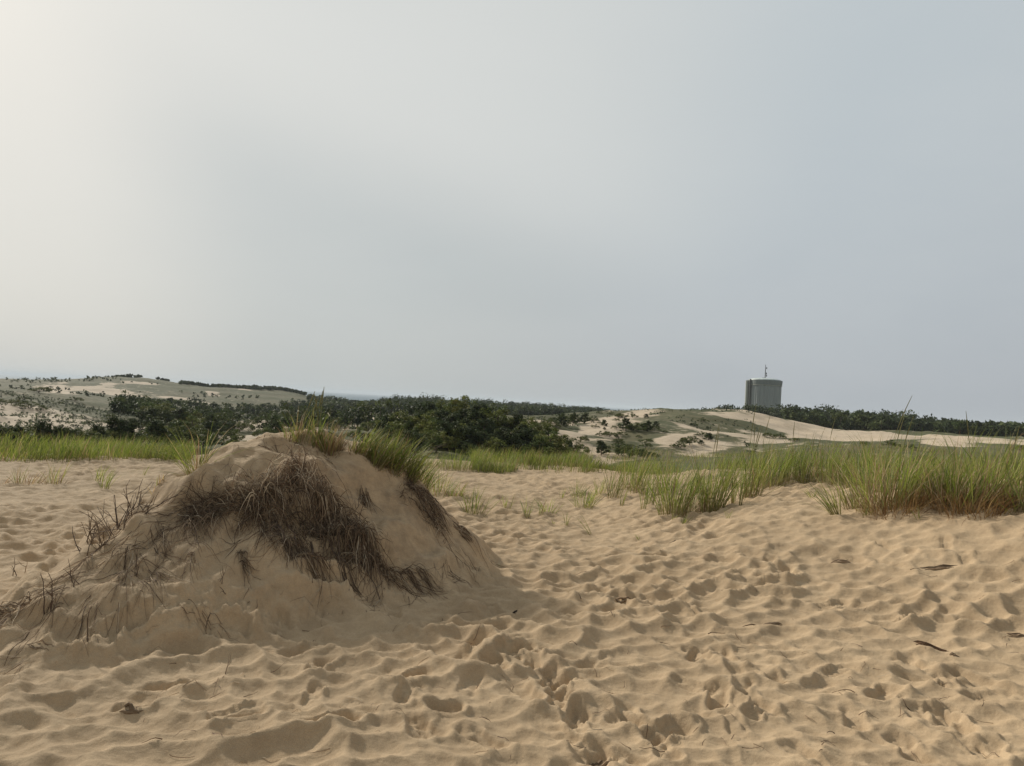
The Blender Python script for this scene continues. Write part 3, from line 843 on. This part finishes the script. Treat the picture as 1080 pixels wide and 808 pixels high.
driftwood('dark bark scrap on the sand below the large mixed clump', 886, 596, 0.20, 0.045, R(-10))
driftwood('long flat dark stick on the sand at the right below the bank', 990, 603, 0.30, 0.035, R(-15))
driftwood('brown root piece lying in the middle of the trodden sand', 815, 663, 0.17, 0.045, R(10))
driftwood('thin tail of root beside the brown root piece', 794, 664, 0.16, 0.015, R(0))
driftwood('reddish brown driftwood chunk in the sand on the right', 982, 688, 0.20, 0.05, R(-12), (0.15, 0.085, 0.045))
driftwood('small dark scrap beside the reddish driftwood chunk', 1006, 697, 0.06, 0.03, R(5))
driftwood('dark curled bark on sand right of the mound', 657, 635, 0.20, 0.045, R(5))
driftwood('small black clod in sand below the curled bark', 542, 651, 0.05, 0.04, R(30), (0.05, 0.04, 0.03))
driftwood('half buried bark lump in the nearest sand', 466, 751, 0.11, 0.05, R(10))
driftwood('dark stub half buried at the nearest left sand', 140, 755, 0.12, 0.05, R(5))
driftwood('brown lump at the very bottom of the sand', 632, 803, 0.10, 0.06, R(20))
driftwood('dark thin scrap just below the tiny sprig on the sand', 712, 573, 0.16, 0.02, R(-12), (0.05, 0.038, 0.025))
driftwood('small dark scraps in the sand below the middle of the bank', 757, 627, 0.10, 0.03, R(0))
driftwood('dark sliver of bark at the right edge of the sand', 1075, 678, 0.16, 0.03, R(-20))
driftwood('flat dark root across the mound flank above the path', 487, 569, 0.24, 0.045, R(-10))
driftwood('short dark stick on the lower left mound face', 40, 694, 0.16, 0.015, R(-5))
driftwood('tiny dark chip on the smooth mound face', 201, 595, 0.05, 0.02, R(15))


# ------------------------------------------------------------------ shrubs and trees
def leaf_cloud(centres, radii, n_each, size, tints, flat=0.7):
    n = len(centres) * n_each
    c = np.repeat(centres, n_each, 0); rr = np.repeat(radii, n_each)
    d = rng.normal(0, 1, (n, 3)); d /= np.linalg.norm(d, axis=1)[:, None]
    rad = rr * rng.random(n) ** 0.45
    P = c + d * rad[:, None] * np.array([1, 1, flat])
    nrm = d * 0.7 + rng.normal(0, 0.7, (n, 3)) + np.array([0, 0, 0.35]); nrm /= np.linalg.norm(nrm, axis=1)[:, None]
    a = np.cross(nrm, rng.normal(0, 1, (n, 3))); a /= np.linalg.norm(a, axis=1)[:, None]
    b = np.cross(nrm, a)
    s = (size * rng.uniform(0.6, 1.4, n))[:, None]
    V = np.stack([P - a * s, P - b * s * 0.45, P + a * s, P + b * s * 0.45], 1).reshape(-1, 3)
    Q = np.arange(n * 4).reshape(-1, 4)
    t = np.repeat(tints, n_each, 0) * rng.uniform(0.75, 1.25, (n, 1))
    return V, Q, np.repeat(t, 4, 0)


PINE = np.array([[0.036, 0.050, 0.021], [0.048, 0.066, 0.024], [0.028, 0.040, 0.019], [0.060, 0.074, 0.027]])
OAK = np.array([[0.085, 0.105, 0.024], [0.105, 0.118, 0.030], [0.060, 0.082, 0.022], [0.125, 0.125, 0.036]])


def make_tree(kind):
    """unit-high tree: tapered trunk with limbs, crown of leaf clumps"""
    s = Soup()
    bark = np.array([0.11, 0.085, 0.065])
    lean = rng.normal(0, 0.07, 2)
    H0 = 0.8 if kind != 'bush' else 0.45
    tr = [(lean[0] * u * u, lean[1] * u * u, u * H0 - 0.05) for u in np.linspace(0, 1, 7)]
    s.tube(tr, np.linspace(0.032, 0.008, 7), bark, 6)
    cs, rs = [], []
    if kind == 'pine':
        nl = 15
        for k in range(nl):
            u = 0.10 + 0.84 * k / nl
            a = k * 2.4 + rng.uniform(-.4, .4); ln = (0.40 - 0.28 * u) * rng.uniform(0.7, 1.3)
            p0 = np.array([lean[0] * u * u, lean[1] * u * u, u * H0]); e = p0 + np.array([math.cos(a) * ln, math.sin(a) * ln, 0.08 + 0.06 * rng.random()])
            s.tube([p0, (p0 + e) / 2 + [0, 0, -.015], e], [0.010, 0.007, 0.003], bark, 4)
            for q in (0.55, 0.8, 1.0):
                cs.append(p0 + (e - p0) * q + rng.normal(0, 0.02, 3)); rs.append(rng.uniform(0.08, 0.135))
        cs += [np.array([lean[0], lean[1], 0.84]), np.array([lean[0] * .9, lean[1] * .9, 0.72])]; rs += [0.12, 0.15]
        flat, n_each, size, pal = 0.8, 60, 0.032, PINE
    else:
        nl = 34 if kind == 'oak' else 26
        wide, base, hh = (0.55, 0.14, 0.74) if kind == 'oak' else (0.75, 0.06, 0.76)
        for k in range(nl):
            a = rng.uniform(0, 2 * math.pi); q = math.sqrt(rng.random()) * wide; zz = base + hh * (1 - (q / wide) ** 2 * 0.75) * rng.uniform(0.35, 1.0)
            e = np.array([math.cos(a) * q, math.sin(a) * q, zz])
            p0 = np.array([lean[0] * .2, lean[1] * .2, min(zz * 0.5, H0 * 0.8)])
            if k % 2 == 0: s.tube([p0, (p0 + e) / 2 + rng.normal(0, .02, 3), e], [0.012, 0.008, 0.003], bark, 4)
            cs.append(e); rs.append(rng.uniform(0.10, 0.19))
        flat, n_each, size, pal = 0.75, 85, 0.032, OAK if kind == 'oak' else (PINE * 0.5 + OAK * 0.5)
    tints = pal[rng.integers(0, 4, len(cs))] * rng.uniform(0.8, 1.25, (len(cs), 1))
    V, Q, C = leaf_cloud(np.array(cs), np.array(rs), n_each, size, tints, flat)
    me_t = s.build('trunk', M_BARK); me_c = mesh_np('crown', V, Q, M_LEAF, C)
    out = (me_t.data, me_c.data)
    bpy.data.objects.remove(me_t); bpy.data.objects.remove(me_c)
    return out


PROTO = {k: [make_tree(k) for _ in range(5)] for k in ('pine', 'oak', 'bush')}


def tree(x, y, h, kind, label, group=None, wide=1.0):
    nm = {'pine': 'pine_tree', 'oak': 'scrub_oak', 'bush': 'shrub'}[kind]
    o = empty(nm, (x, y, hz(x, y)), random.uniform(0, 6.28)); o.scale = (h * wide, h * wide, h)
    t, c = random.choice(PROTO[kind])
    for n, d in (('trunk', t), ('crown', c)):
        p = bpy.data.objects.new(n, d); col.objects.link(p); p.parent = o
    return tag(o, label, {'pine': 'pine tree', 'oak': 'tree', 'bush': 'shrub'}[kind], group)


def tree_px(px, py, hpx, kind, label, group=None, wide=1.0):
    g = ground(px, py, 32.0)
    return tree(g[0], g[1], hpx / F * math.hypot(g[0], g[1]), kind, label, group, wide)


def poly_spots(poly, n):
    """random points of a region outlined in the photograph, set on the ground"""
    P = np.array(poly, float); out = []
    lo, hi = P.min(0), P.max(0)
    while len(out) < n:
        x, y = rng.uniform(lo[0], hi[0]), rng.uniform(lo[1], hi[1])
        ins, j = False, len(P) - 1
        for i in range(len(P)):
            if (P[i, 1] > y) != (P[j, 1] > y) and x < (P[j, 0] - P[i, 0]) * (y - P[i, 1]) / (P[j, 1] - P[i, 1]) + P[i, 0]: ins = not ins
            j = i
        if ins: out.append((x, y))
    return out


# the wooded knoll beyond the mound
for px, py in poly_spots([(385, 474), (410, 458), (440, 450), (475, 446), (520, 446), (550, 456), (580, 464), (605, 474), (612, 486), (560, 488), (480, 488), (420, 484)], 74):
    light = px < 475 or (py < 452 and px < 500)
    k = random.choice(['oak', 'oak', 'pine', 'bush'] if light else ['pine', 'pine', 'bush', 'oak'])
    lab = {'pine': 'dark pine among the thicket on the knoll beyond the mound', 'oak': 'yellow green scrub oak among the thicket on the knoll beyond the mound', 'bush': 'low dense shrub among the thicket on the knoll beyond the mound'}[k]
    tree_px(px, py, random.uniform(22, 34) if k != 'bush' else random.uniform(15, 22), k, lab, 'thicket on the knoll, ' + k, random.uniform(0.95, 1.35))
tree_px(499, 450, 27, 'pine', 'tallest dark pine at the very top of the wooded knoll', None, 1.3)
tree_px(488, 453, 24, 'pine', 'broad pine just left of the tallest pine on the knoll', None, 1.4)
tree_px(468, 454, 23, 'oak', 'sunlit yellow green oak on the left crown of the knoll', None, 1.5)
# pines and shrubs on the pale dunes
for px, py, hp, k, lab in [(592, 448, 14, 'pine', 'dark pine at the left end of the row on pale dune'), (604, 449, 15, 'pine', 'pine in the middle of the row on the pale dune'), (616, 447, 13, 'pine', 'pine near the right end of the row on the pale dune'),
                           (580, 450, 12, 'bush', 'dense shrub ending the pine row towards the knoll'), (570, 454, 13, 'bush', 'dark shrub between knoll and pine row'), (624, 446, 9, 'bush', 'low shrub ending the pine row on its right'),
                           (660, 455, 15, 'pine', 'tallest pine of the dark group in the dune saddle'), (672, 456, 13, 'bush', 'wide shrub in the middle of the dune saddle group'), (683, 455, 12, 'pine', 'pine on the right of the dune saddle group'), (690, 455, 7, 'bush', 'low shrub trailing right of the dune saddle group'),
                           (667, 441, 7, 'bush', 'small round shrub below the dune skyline'), (637, 450, 8, 'pine', 'small leaning pine on the bare dune above the hollow'), (632, 437, 4, 'bush', 'tiny dark shrub on the bare dune crest'), (643, 461, 9, 'bush', 'small dark shrub in the bare sand hollow'),
                           (612, 467, 11, 'bush', 'round shrub on the lower bare sand slope'), (600, 476, 13, 'pine', 'young pine at the foot of the bare sand slope'), (618, 474, 4, 'bush', 'tiny shrub beside the young pine on bare sand'), (634, 481, 18, 'pine', 'pointed young pine at the edge of the near grass'),
                           (652, 481, 14, 'bush', 'dark shrub between pointed pine and dune grass'), (664, 483, 20, 'bush', 'large shrub rising behind the grass at the bank start'), (678, 485, 18, 'bush', 'rounded shrub beside the large shrub behind the bank'),
                           (652, 468, 8, 'bush', 'low shrub on the grassy hump of the near dune'), (681, 473, 8, 'bush', 'low dark shrub on the grassy dune side'), (727, 470, 12, 'bush', 'grey green shrub on sand behind the tall bank clump'), (718, 473, 9, 'bush', 'small shrub left of the grey green shrub'),
                           (733, 450, 5, 'bush', 'dark low shrub on the lee of the grassy ridge'), (702, 457, 4, 'bush', 'thin dark shrub strip on the middle dune'), (674, 462, 4, 'bush', 'tiny shrub on the brown grassy hump'),
                           (812, 462, 8, 'bush', 'dark green shrub at the foot of the big bare dune'), (822, 463, 7, 'bush', 'second shrub at the foot of the big bare dune'), (838, 466, 6, 'bush', 'third and smallest shrub below the big bare dune'),
                           (940, 472, 9, 'bush', 'rounded shrub in the hollow behind the bank top'), (912, 470, 6, 'bush', 'flat dark shrub in the hollow left of the rounded one'), (960, 474, 6, 'bush', 'small shrub right of the rounded one in the hollow'),
                           (975, 490, 12, 'bush', 'leafy shrub half hidden in the bank grass'), (1000, 492, 10, 'bush', 'second leafy shrub half hidden in bank grass'), (1076, 476, 9, 'bush', 'shrub on the sand ridge at the right edge'), (740, 431, 4, 'bush', 'tiny bush on the skyline beside the right wood')]:
    tree_px(px, py, hp, k, lab, None, 1.25 if k == 'bush' else 1.1)
for px, py in poly_spots([(556, 446), (640, 436), (720, 440), (770, 452), (760, 470), (690, 478), (640, 482), (600, 480), (580, 462)], 46):
    tree_px(px, py, random.uniform(3, 8), random.choice(['bush', 'bush', 'pine']), 'dark shrub dotted over the rolling pale dunes', 'shrubs dotted over the dunes', 1.5)
for px, py in poly_spots([(150, 428), (330, 430), (420, 446), (340, 456), (150, 452)], 24):
    tree_px(px, py, random.uniform(5, 11), random.choice(['bush', 'bush', 'oak', 'pine']), 'rounded dark shrub on the valley floor between sand patches', 'shrubs on the valley floor', 1.6)
# left side: hedge of shrubs behind the grass band, thicket in the hollow
for k in range(34):
    px = -60 + k * 8.2 + random.uniform(-3, 3)
    tree_px(px, 472 + random.uniform(-2, 3), random.uniform(19, 28) * (1.15 if px > 120 else 1), random.choice(['pine', 'bush', 'bush']), 'dark evergreen shrub in the hedge behind the left grass band', 'hedge of dark shrubs', 1.2)
for px, py in poly_spots([(128, 462), (150, 440), (190, 440), (230, 446), (262, 456), (300, 462), (300, 474), (130, 474)], 26):
    tree_px(px, py, random.uniform(14, 21), random.choice(['pine', 'bush', 'oak']), 'dark tree in the thicket of the left hollow', 'thicket in the left hollow', 1.3)
for px, py in poly_spots([(290, 462), (330, 452), (380, 456), (420, 456), (420, 478), (300, 478)], 14):
    tree_px(px, py, random.uniform(11, 16), random.choice(['pine', 'bush', 'oak']), 'shrub in the hollow seen just over the mound', 'shrubs over the mound crest', 1.3)
tree_px(160, 446, 15, 'pine', 'big dark tree beside the bare slope on the left', None, 1.5)
for px, py, hp, lab in [(30, 431, 9, 'large dark shrub on the bare scrub slope at left'), (46, 433, 5, 'low dark shrub trailing right of the large slope shrub'), (12, 427, 7, 'long dark shrub at the left end of the scrub slope'), (-4, 425, 6, 'dark shrub cut by the left edge on the scrub slope'),
                        (41, 415, 9, 'grey bush on the crest of the left slope'), (79, 424, 6, 'oval dark shrub on the upper scrub slope'), (62, 427, 4, 'small dark shrub between crest bush and oval shrub'), (116, 440, 4, 'flat dark shrub low on the right of the scrub slope'), (94, 447, 4, 'reddish dark shrub near the foot of the scrub slope'),
                        (24, 422, 4, 'thin dark shrub strip on the grassy crest at left')]:
    tree_px(px, py, hp, 'bush', lab, None, 1.7)


# ------------------------------------------------------------------ woods too far to count
def wood(label, spots, size, n_each=110, pal=PINE, name='forest'):
    """spots: x, y, height"""
    sp = np.array(spots)
    sp[:, 2] *= 1 + 0.55 * fbm(sp[:, 0] / 15, sp[:, 1] / 15, 2, 57) * (name == 'forest')
    n = len(sp)
    z = H(sp[:, 0], sp[:, 1])
    cs, rs, ts = [], [], []
    tr = Soup()
    for (x, y, h), z0 in zip(sp, z):
        base = pal[rng.integers(0, 4)] * rng.uniform(0.8, 1.25)
        for k in range(5):
            a = rng.uniform(0, 6.28); q = h * 0.4 * math.sqrt(rng.random())
            cs.append((x + q * math.cos(a), y + q * math.sin(a), z0 + h * rng.uniform(0.15, 0.82))); rs.append(h * rng.uniform(0.22, 0.36)); ts.append(base * rng.uniform(0.8, 1.2))
        tr.tube([(x, y, z0 - 0.3), (x, y, z0 + h * 0.7)], [h * 0.025, h * 0.01], np.array([0.1, 0.08, 0.06]), 4)
    V, Q, C = leaf_cloud(np.array(cs), np.array(rs), n_each // 5, size, np.array(ts), 0.75)
    tr.add(V, Q, C)
    tag(tr.build(name, M_LEAF), label, None, None, 'stuff')


def skyline(prof, r0, r1, n, hmin=2.5, vary=(0.72, 1.03), rows=None):
    xs = [p[0] for p in prof]; ys = [p[1] for p in prof]
    out = []
    for k in range(n):
        px = rng.uniform(xs[0], xs[-1]); py = np.interp(px, xs, ys); r = rng.uniform(r0, r1)
        p = at(px, py, r); g = hz(p[0], p[1])
        h = max((p[2] - g) * rng.uniform(*vary), hmin)
        out.append((p[0], p[1], min(h, 11.0)))
    return out


def capped(spots, prof, lo, hi, hmin=1.5):
    out = []
    xs = [p[0] for p in prof]; ys = [p[1] for p in prof]
    for x, y in spots:
        r = math.hypot(x, y); z = hz(x, y)
        px = CX + F * math.tan(math.atan2(x, y)) * 1.0
        px = px - 0.0543 * 20
        top_ = at(px, np.interp(px, xs, ys), r)[2]
        h = min(rng.uniform(lo, hi), (top_ - z) * rng.uniform(0.7, 1.0))
        if h > hmin: out.append((x, y, h))
    return out


SK_R = [(728, 433), (745, 431), (770, 430), (800, 430), (840, 430), (865, 431), (900, 435), (945, 438), (1000, 444), (1035, 446), (1058, 445), (1080, 446), (1130, 447), (1300, 457)]
SK_C = [(325, 420), (370, 424), (400, 423), (450, 421), (520, 425), (600, 430), (640, 434), (690, 440)]
wood('far dark wood along the skyline in front of the sea', skyline([(325, 417), (345, 418), (370, 421), (395, 421), (420, 418), (450, 418.5), (480, 420), (520, 422.5), (560, 423.5), (600, 427), (640, 431), (690, 437)], 430, 500, 800, 3, (0.65, 1.05))
     + capped(polar_spots(1000, 325, 690, 290, 430, 31, 0.4, cs=40), SK_C, 5, 8), 0.55)
wood('dark wood along the skyline on the right behind the bare dune', skyline([(728, 432), (745, 429), (770, 428.5), (800, 427.5), (840, 428.5), (865, 429), (900, 433), (945, 436.5), (1000, 442), (1035, 444.5), (1058, 443), (1080, 444), (1130, 445), (1300, 455)], 300, 350, 520, 3, (0.6, 1.06))
     + capped(polar_spots(900, 832, 1300, 208, 300, 33, 0.2, cs=40), SK_R, 4, 8, 0.8), 0.6)
wood('dark wood on the shoulder of the far left hill', skyline([(190, 408), (205, 405), (225, 405.5), (250, 406.5), (270, 406), (300, 409), (322, 414)], 510, 545, 260, 2, (0.7, 1.0)), 0.6)
wood('clumps of trees on top of the far left hill', skyline([(118, 397), (125, 395.5), (140, 394.5), (150, 396)], 545, 562, 30, 2) + skyline([(20, 400.5), (30, 400)], 548, 556, 8, 1.5) + skyline([(92, 399), (105, 397.5)], 550, 562, 10, 1.5) + skyline([(160, 398.5), (178, 400)], 545, 556, 10, 1.5), 0.55)
wood('dark scrub wood filling the valley below the far left hill', capped(polar_spots(520, 60, 345, 215, 400, 35, 1.1, cs=24, fn=lambda x, y, r, t: rng.random(len(x)) < sstep(-0.60, -0.46, t + 0.12 * fbm(x / 40, y / 40, 2, 36))), [(60, 424), (100, 421), (140, 420), (190, 420), (230, 420), (260, 418), (300, 419), (345, 420)], 1.5, 5.0, 0.8), 0.42)
wood('bushes and small trees in the sandy valley floor', [(p[0], p[1], rng.uniform(1.5, 3.5)) for p in polar_spots(260, 120, 440, 110, 215, 37, 0.9, cs=18, fn=lambda x, y, r, t: veg_of(x, y) > 0.4)], 0.3)
wood('small scattered shrubs over the bare scrub slope at left', [(p[0], p[1], rng.uniform(0.2, 0.6)) for p in polar_spots(1500, -150, 145, 68, 150, 39, 0.3, cs=10)], 0.10, 15, PINE + 0.045, 'scrub')
wood('low scrub dotted over the pale dunes in the middle distance', [(p[0], p[1], rng.uniform(0.15, 0.55)) for p in polar_spots(800, 545, 800, 68, 210, 43, 1.0, cs=14)], 0.10, 15, PINE + 0.02, 'scrub')
wood('dark low scrub in drifts over the far left hill', [(p[0], p[1], rng.uniform(0.6, 1.8)) for p in polar_spots(800, -200, 330, 240, 560, 47, 1.3, cs=38)], 0.4, 20, PINE + 0.01, 'scrub')

# ------------------------------------------------------------------ water tank
TR = 380.0
tb = at(805.5, 430, TR); tz = hz(tb[0], tb[1])
top = at(805, 401.3, TR)[2]
rad = 16.4 / F * TR
tank = empty('water_tank', (tb[0], tb[1], tz))
tag(tank, 'grey green cylindrical water tank with domed roof and antenna above the wood', 'water tank')
M_T = paint('tank_paint', (0.26, 0.29, 0.285)); M_D = paint('tank_trim', (0.18, 0.205, 0.2)); M_RF = paint('tank_roof', (0.40, 0.46, 0.45), 0.45); M_P = paint('tank_pipe', (0.055, 0.06, 0.058)); M_ST = paint('tank_pale', (0.33, 0.35, 0.31))
hh = top - tz


def lathe(prof, n, ribs=0.0):
    prof = np.array(prof, float)
    a = np.linspace(0, 2 * math.pi, n, endpoint=False)
    rr = prof[:, 0:1] + (ribs * (np.arange(n) % 4 < 2))[None]
    V = np.stack([rr * np.cos(a), rr * np.sin(a), np.repeat(prof[:, 1:2], n, 1)], -1).reshape(-1, 3)
    i = np.arange(len(prof) - 1)[:, None] * n; j = np.arange(n)[None]; j2 = (j + 1) % n
    return V, np.stack([i + j, i + j2, i + n + j2, i + n + j], -1).reshape(-1, 4)


V, Q = lathe([(rad - 0.35, -1), (rad - 0.35, hh - 2.6)], 192, 0.10); mesh_np('tank_wall', V, Q, M_T, parent=tank)
V, Q = lathe([(rad - 0.5, hh - 2.1), (rad, hh - 2.1), (rad + 0.12, hh - 0.35), (rad + 0.12, hh), (rad - 0.5, hh + 0.01)], 96); mesh_np('cornice', V, Q, M_D, parent=tank)
V, Q = lathe([(rad - 0.4, hh - 2.62), (rad + 0.02, hh - 2.6), (rad + 0.02, hh - 2.3), (rad - 0.4, hh - 2.1)], 96); mesh_np('ring_beam', V, Q, M_ST, parent=tank)
dome = [((rad - 0.45) * math.cos(u), hh + 0.05 + 1.15 * math.sin(u)) for u in np.linspace(0, math.pi / 2 - 0.02, 12)]
V, Q = lathe(dome, 96); ro = mesh_np('roof', V, Q, M_RF, smooth=True, parent=tank)
# stair tower and riser on the side towards the sun
ua = math.atan2(-tb[1], -tb[0])
for nm, da, r0, w, mm, dz in (('riser_pipe', -0.93, 0.25, 0.42, M_P, 0.2), ('stair_shaft', -1.22, 0.55, 0.85, M_ST, -0.4)):
    s = Soup(); aa = ua + da
    s.tube([(math.cos(aa) * (rad + r0), math.sin(aa) * (rad + r0), z) for z in (-1, hh * 0.5, hh + dz)], w, np.array([0.1, 0.1, 0.1]), 12)
    s.build(nm, mm, tank)
s = Soup()
for k in range(14):
    z = hh * 0.2 + k * hh * 0.055
    s.tube([(math.cos(ua - 1.0) * (rad + .15), math.sin(ua - 1.0) * (rad + .15), z), (math.cos(ua - .86) * (rad + .15), math.sin(ua - .86) * (rad + .15), z)], 0.08, np.array([.1, .1, .1]), 4)
s.build('ladder', M_P, tank)
s = Soup()
zt = hh + 1.15
s.tube([(0, 0, zt - 0.2), (0, 0, zt + 3.5), (0, 0, zt + 6.6)], [0.22, 0.18, 0.12], np.array([.1, .1, .1]), 6)
an = s.build('antenna', M_P, tank)
for z, l in ((zt + 1.2, 0.6), (zt + 2.3, 0.5), (zt + 4.9, 0.55)):
    s = Soup()
    s.tube([(0, 0, z), (l, -0.1, z)], 0.06, np.array([.1, .1, .1]), 5); s.tube([(l, -.1, z - 0.45), (l, -.1, z + 0.45)], 0.22, np.array([.1, .1, .1]), 6)
    s.build('aerial', M_P, an)
s = Soup(); s.tube([(-1.3, 0, zt + 0.15), (0, 0, zt + 0.15)], 0.09, np.array([.1, .1, .1]), 5); s.build('bracket', M_P, tank)

p = at(834, 425.5, 300); z0 = hz(p[0], p[1])
s = Soup(); s.tube([(0, 0, -0.5), (0, 0, p[2] - z0)], [0.16, 0.11], np.array([0.12, 0.10, 0.08]), 8)
pole = s.build('utility_pole', M_WOOD); pole.location = (p[0], p[1], z0)
s = Soup(); s.tube([(-0.8, 0, p[2] - z0 - 0.5), (0.8, 0, p[2] - z0 - 0.5)], 0.07, np.array([0.12, 0.10, 0.08]), 5); s.build('crossarm', M_WOOD, pole)
tag(pole, 'thin dark pole poking above the treetops beside the water tank', 'pole')

# ------------------------------------------------------------------ haze
HZD = 0.00014
m = bpy.data.materials.new('haze_air'); m.use_nodes = True; nt = m.node_tree; nt.nodes.clear()
vo = N(nt, 'ShaderNodeVolumePrincipled'); vo.inputs['Density'].default_value = HZD; vo.inputs['Color'].default_value = (0.66, 0.72, 0.78, 1); vo.inputs['Anisotropy'].default_value = 0.0
nt.links.new(vo.outputs[0], N(nt, 'ShaderNodeOutputMaterial').inputs['Volume'])
L_, z0, z1 = 21000.0, -37.0, top + 12
V = [(sx * L_, sy * L_, z) for z in (z0, z1) for sx, sy in ((-1, -1), (1, -1), (1, 1), (-1, 1))]
me = bpy.data.meshes.new('haze'); me.from_pydata(V, [], [(3, 2, 1, 0), (4, 5, 6, 7), (0, 1, 5, 4), (1, 2, 6, 5), (2, 3, 7, 6), (3, 0, 4, 7)]); me.materials.append(m)
hzb = bpy.data.objects.new('haze', me); col.objects.link(hzb); tag(hzb, kind='stuff')

# ------------------------------------------------------------------ light
SUN_AZ, SUN_EL = R(-47), R(30.5)
sd = np.array([math.sin(SUN_AZ) * math.cos(SUN_EL), math.cos(SUN_AZ) * math.cos(SUN_EL), math.sin(SUN_EL)])
ld = bpy.data.lights.new('sun', 'SUN'); ld.energy = 4.7; ld.angle = R(3.5); ld.color = (1.0, 0.92, 0.80)
lo = bpy.data.objects.new('sun', ld); col.objects.link(lo)
lo.rotation_euler = Vector(-sd).to_track_quat('-Z', 'Y').to_euler()

w = bpy.data.worlds.new('World'); sc.world = w; w.use_nodes = True
nt = w.node_tree
bg = nt.nodes['Background']; bg.inputs['Strength'].default_value = 0.107
sky = N(nt, 'ShaderNodeTexSky', sky_type='NISHITA'); sky.sun_disc = False
sky.sun_elevation = SUN_EL; sky.sun_rotation = SUN_AZ; sky.air_density = 1.0; sky.dust_density = 5.0; sky.ozone_density = 1.0
tcn = N(nt, 'ShaderNodeTexCoord').outputs['Generated']   # direction of view into the sky dome
nz = N(nt, 'ShaderNodeTexNoise'); nz.inputs['Scale'].default_value = 2.2; nz.inputs['Detail'].default_value = 3
nt.links.new(tcn, nz.inputs['Vector'])
off = N(nt, 'ShaderNodeVectorMath', operation='MULTIPLY_ADD'); off.inputs[1].default_value = (0.07, 0.07, 0.07)
nt.links.new(nz.outputs['Color'], off.inputs[0])
sub = N(nt, 'ShaderNodeVectorMath', operation='SUBTRACT'); nt.links.new(tcn, sub.inputs[0]); sub.inputs[1].default_value = (0.035, 0.035, 0.035)
nt.links.new(sub.outputs[0], off.inputs[2])
dirv = off.outputs[0]


def lobe(px, py, half_deg, power=1.0):
    d = pdir(px, py); d = d / np.linalg.norm(d)
    n = N(nt, 'ShaderNodeVectorMath', operation='DOT_PRODUCT'); nt.links.new(dirv, n.inputs[0]); n.inputs[1].default_value = tuple(d)
    return ramp(nt, n.outputs['Value'], math.cos(R(half_deg)), 1.0, 0, 1)




def edge(p, q, a, b):
    '''0..1 across a great circle through two directions, a..b degrees to its upper/left side'''
    d1, d2 = pdir(*p), pdir(*q)
    n_ = np.cross(d2, d1); n_ /= np.linalg.norm(n_)
    n = N(nt, 'ShaderNodeVectorMath', operation='DOT_PRODUCT'); nt.links.new(dirv, n.inputs[0]); n.inputs[1].default_value = tuple(n_)
    return ramp(nt, n.outputs['Value'], math.sin(R(a)), math.sin(R(b)), 0, 1)


mul = lambda *v: v[0] if len(v) == 1 else math_(nt, 'MULTIPLY', v[0], mul(*v[1:]))
c = mixc(nt, lobe(1400, 330, 72), (3.42, 3.62, 3.66), (2.92, 3.12, 3.42))
c = mixc(nt, lobe(850, -320, 55), c, (3.95, 4.35, 4.55))
c = mixc(nt, mul(lobe(-350, 40, 68), 0.85), c, (4.5, 4.57, 4.35))
c = mixc(nt, mul(lobe(100, -60, 40), 0.6), c, (5.5, 5.55, 5.35))
diag_up = edge((150, 70), (650, 300), -5, 8); left_of = edge((190, 500), (140, 0), -9, 6)
c = mixc(nt, mul(diag_up, lobe(430, 60, 32), 0.6), c, (5.1, 5.25, 5.12))
inv = lambda v: math_(nt, 'SUBTRACT', 1.0, v)
c = mixc(nt, mul(inv(edge((150, 70), (650, 300), -5, 5)), inv(left_of), lobe(290, 180, 30), 0.6), c, (3.3, 3.7, 3.84))
wm = N(nt, 'ShaderNodeMapping'); wm.inputs['Rotation'].default_value = (0.3, 0.5, 0.4); wm.inputs['Scale'].default_value = (1.6, 3.2, 5.0); nt.links.new(tcn, wm.inputs[0])
wisp = noise(nt, wm.outputs[0], 1.3, 7, 0.55)
c = mixc(nt, ramp(nt, wisp, 0.35, 0.7, 0.0, 0.07), c, (6.2, 6.2, 6.0))
full = mixc(nt, 0.04, c, sky.outputs[0])
nt.links.new(full, bg.inputs['Color'])

# ------------------------------------------------------------------ camera and render settings
cd = bpy.data.cameras.new('camera'); cd.sensor_width = 36; cd.lens = 36 * F / 1080; cd.clip_end = 60000; cd.clip_start = 0.05
co = bpy.data.objects.new('camera', cd); col.objects.link(co); sc.camera = co
Mx = Matrix(((RIGHT[0], UP[0], -FWD[0], CAM[0]), (RIGHT[1], UP[1], -FWD[1], CAM[1]), (RIGHT[2], UP[2], -FWD[2], CAM[2]), (0, 0, 0, 1)))
co.matrix_world = Mx
sc.view_settings.view_transform = 'Standard'; sc.view_settings.look = 'None'; sc.view_settings.exposure = 0.3; sc.view_settings.gamma = 1
sc.render.resolution_x, sc.render.resolution_y = 1024, 766
sc.cycles.use_denoising = True
sc.cycles.max_bounces = 6; sc.cycles.diffuse_bounces = 3; sc.cycles.transmission_bounces = 4; sc.cycles.volume_bounces = 1
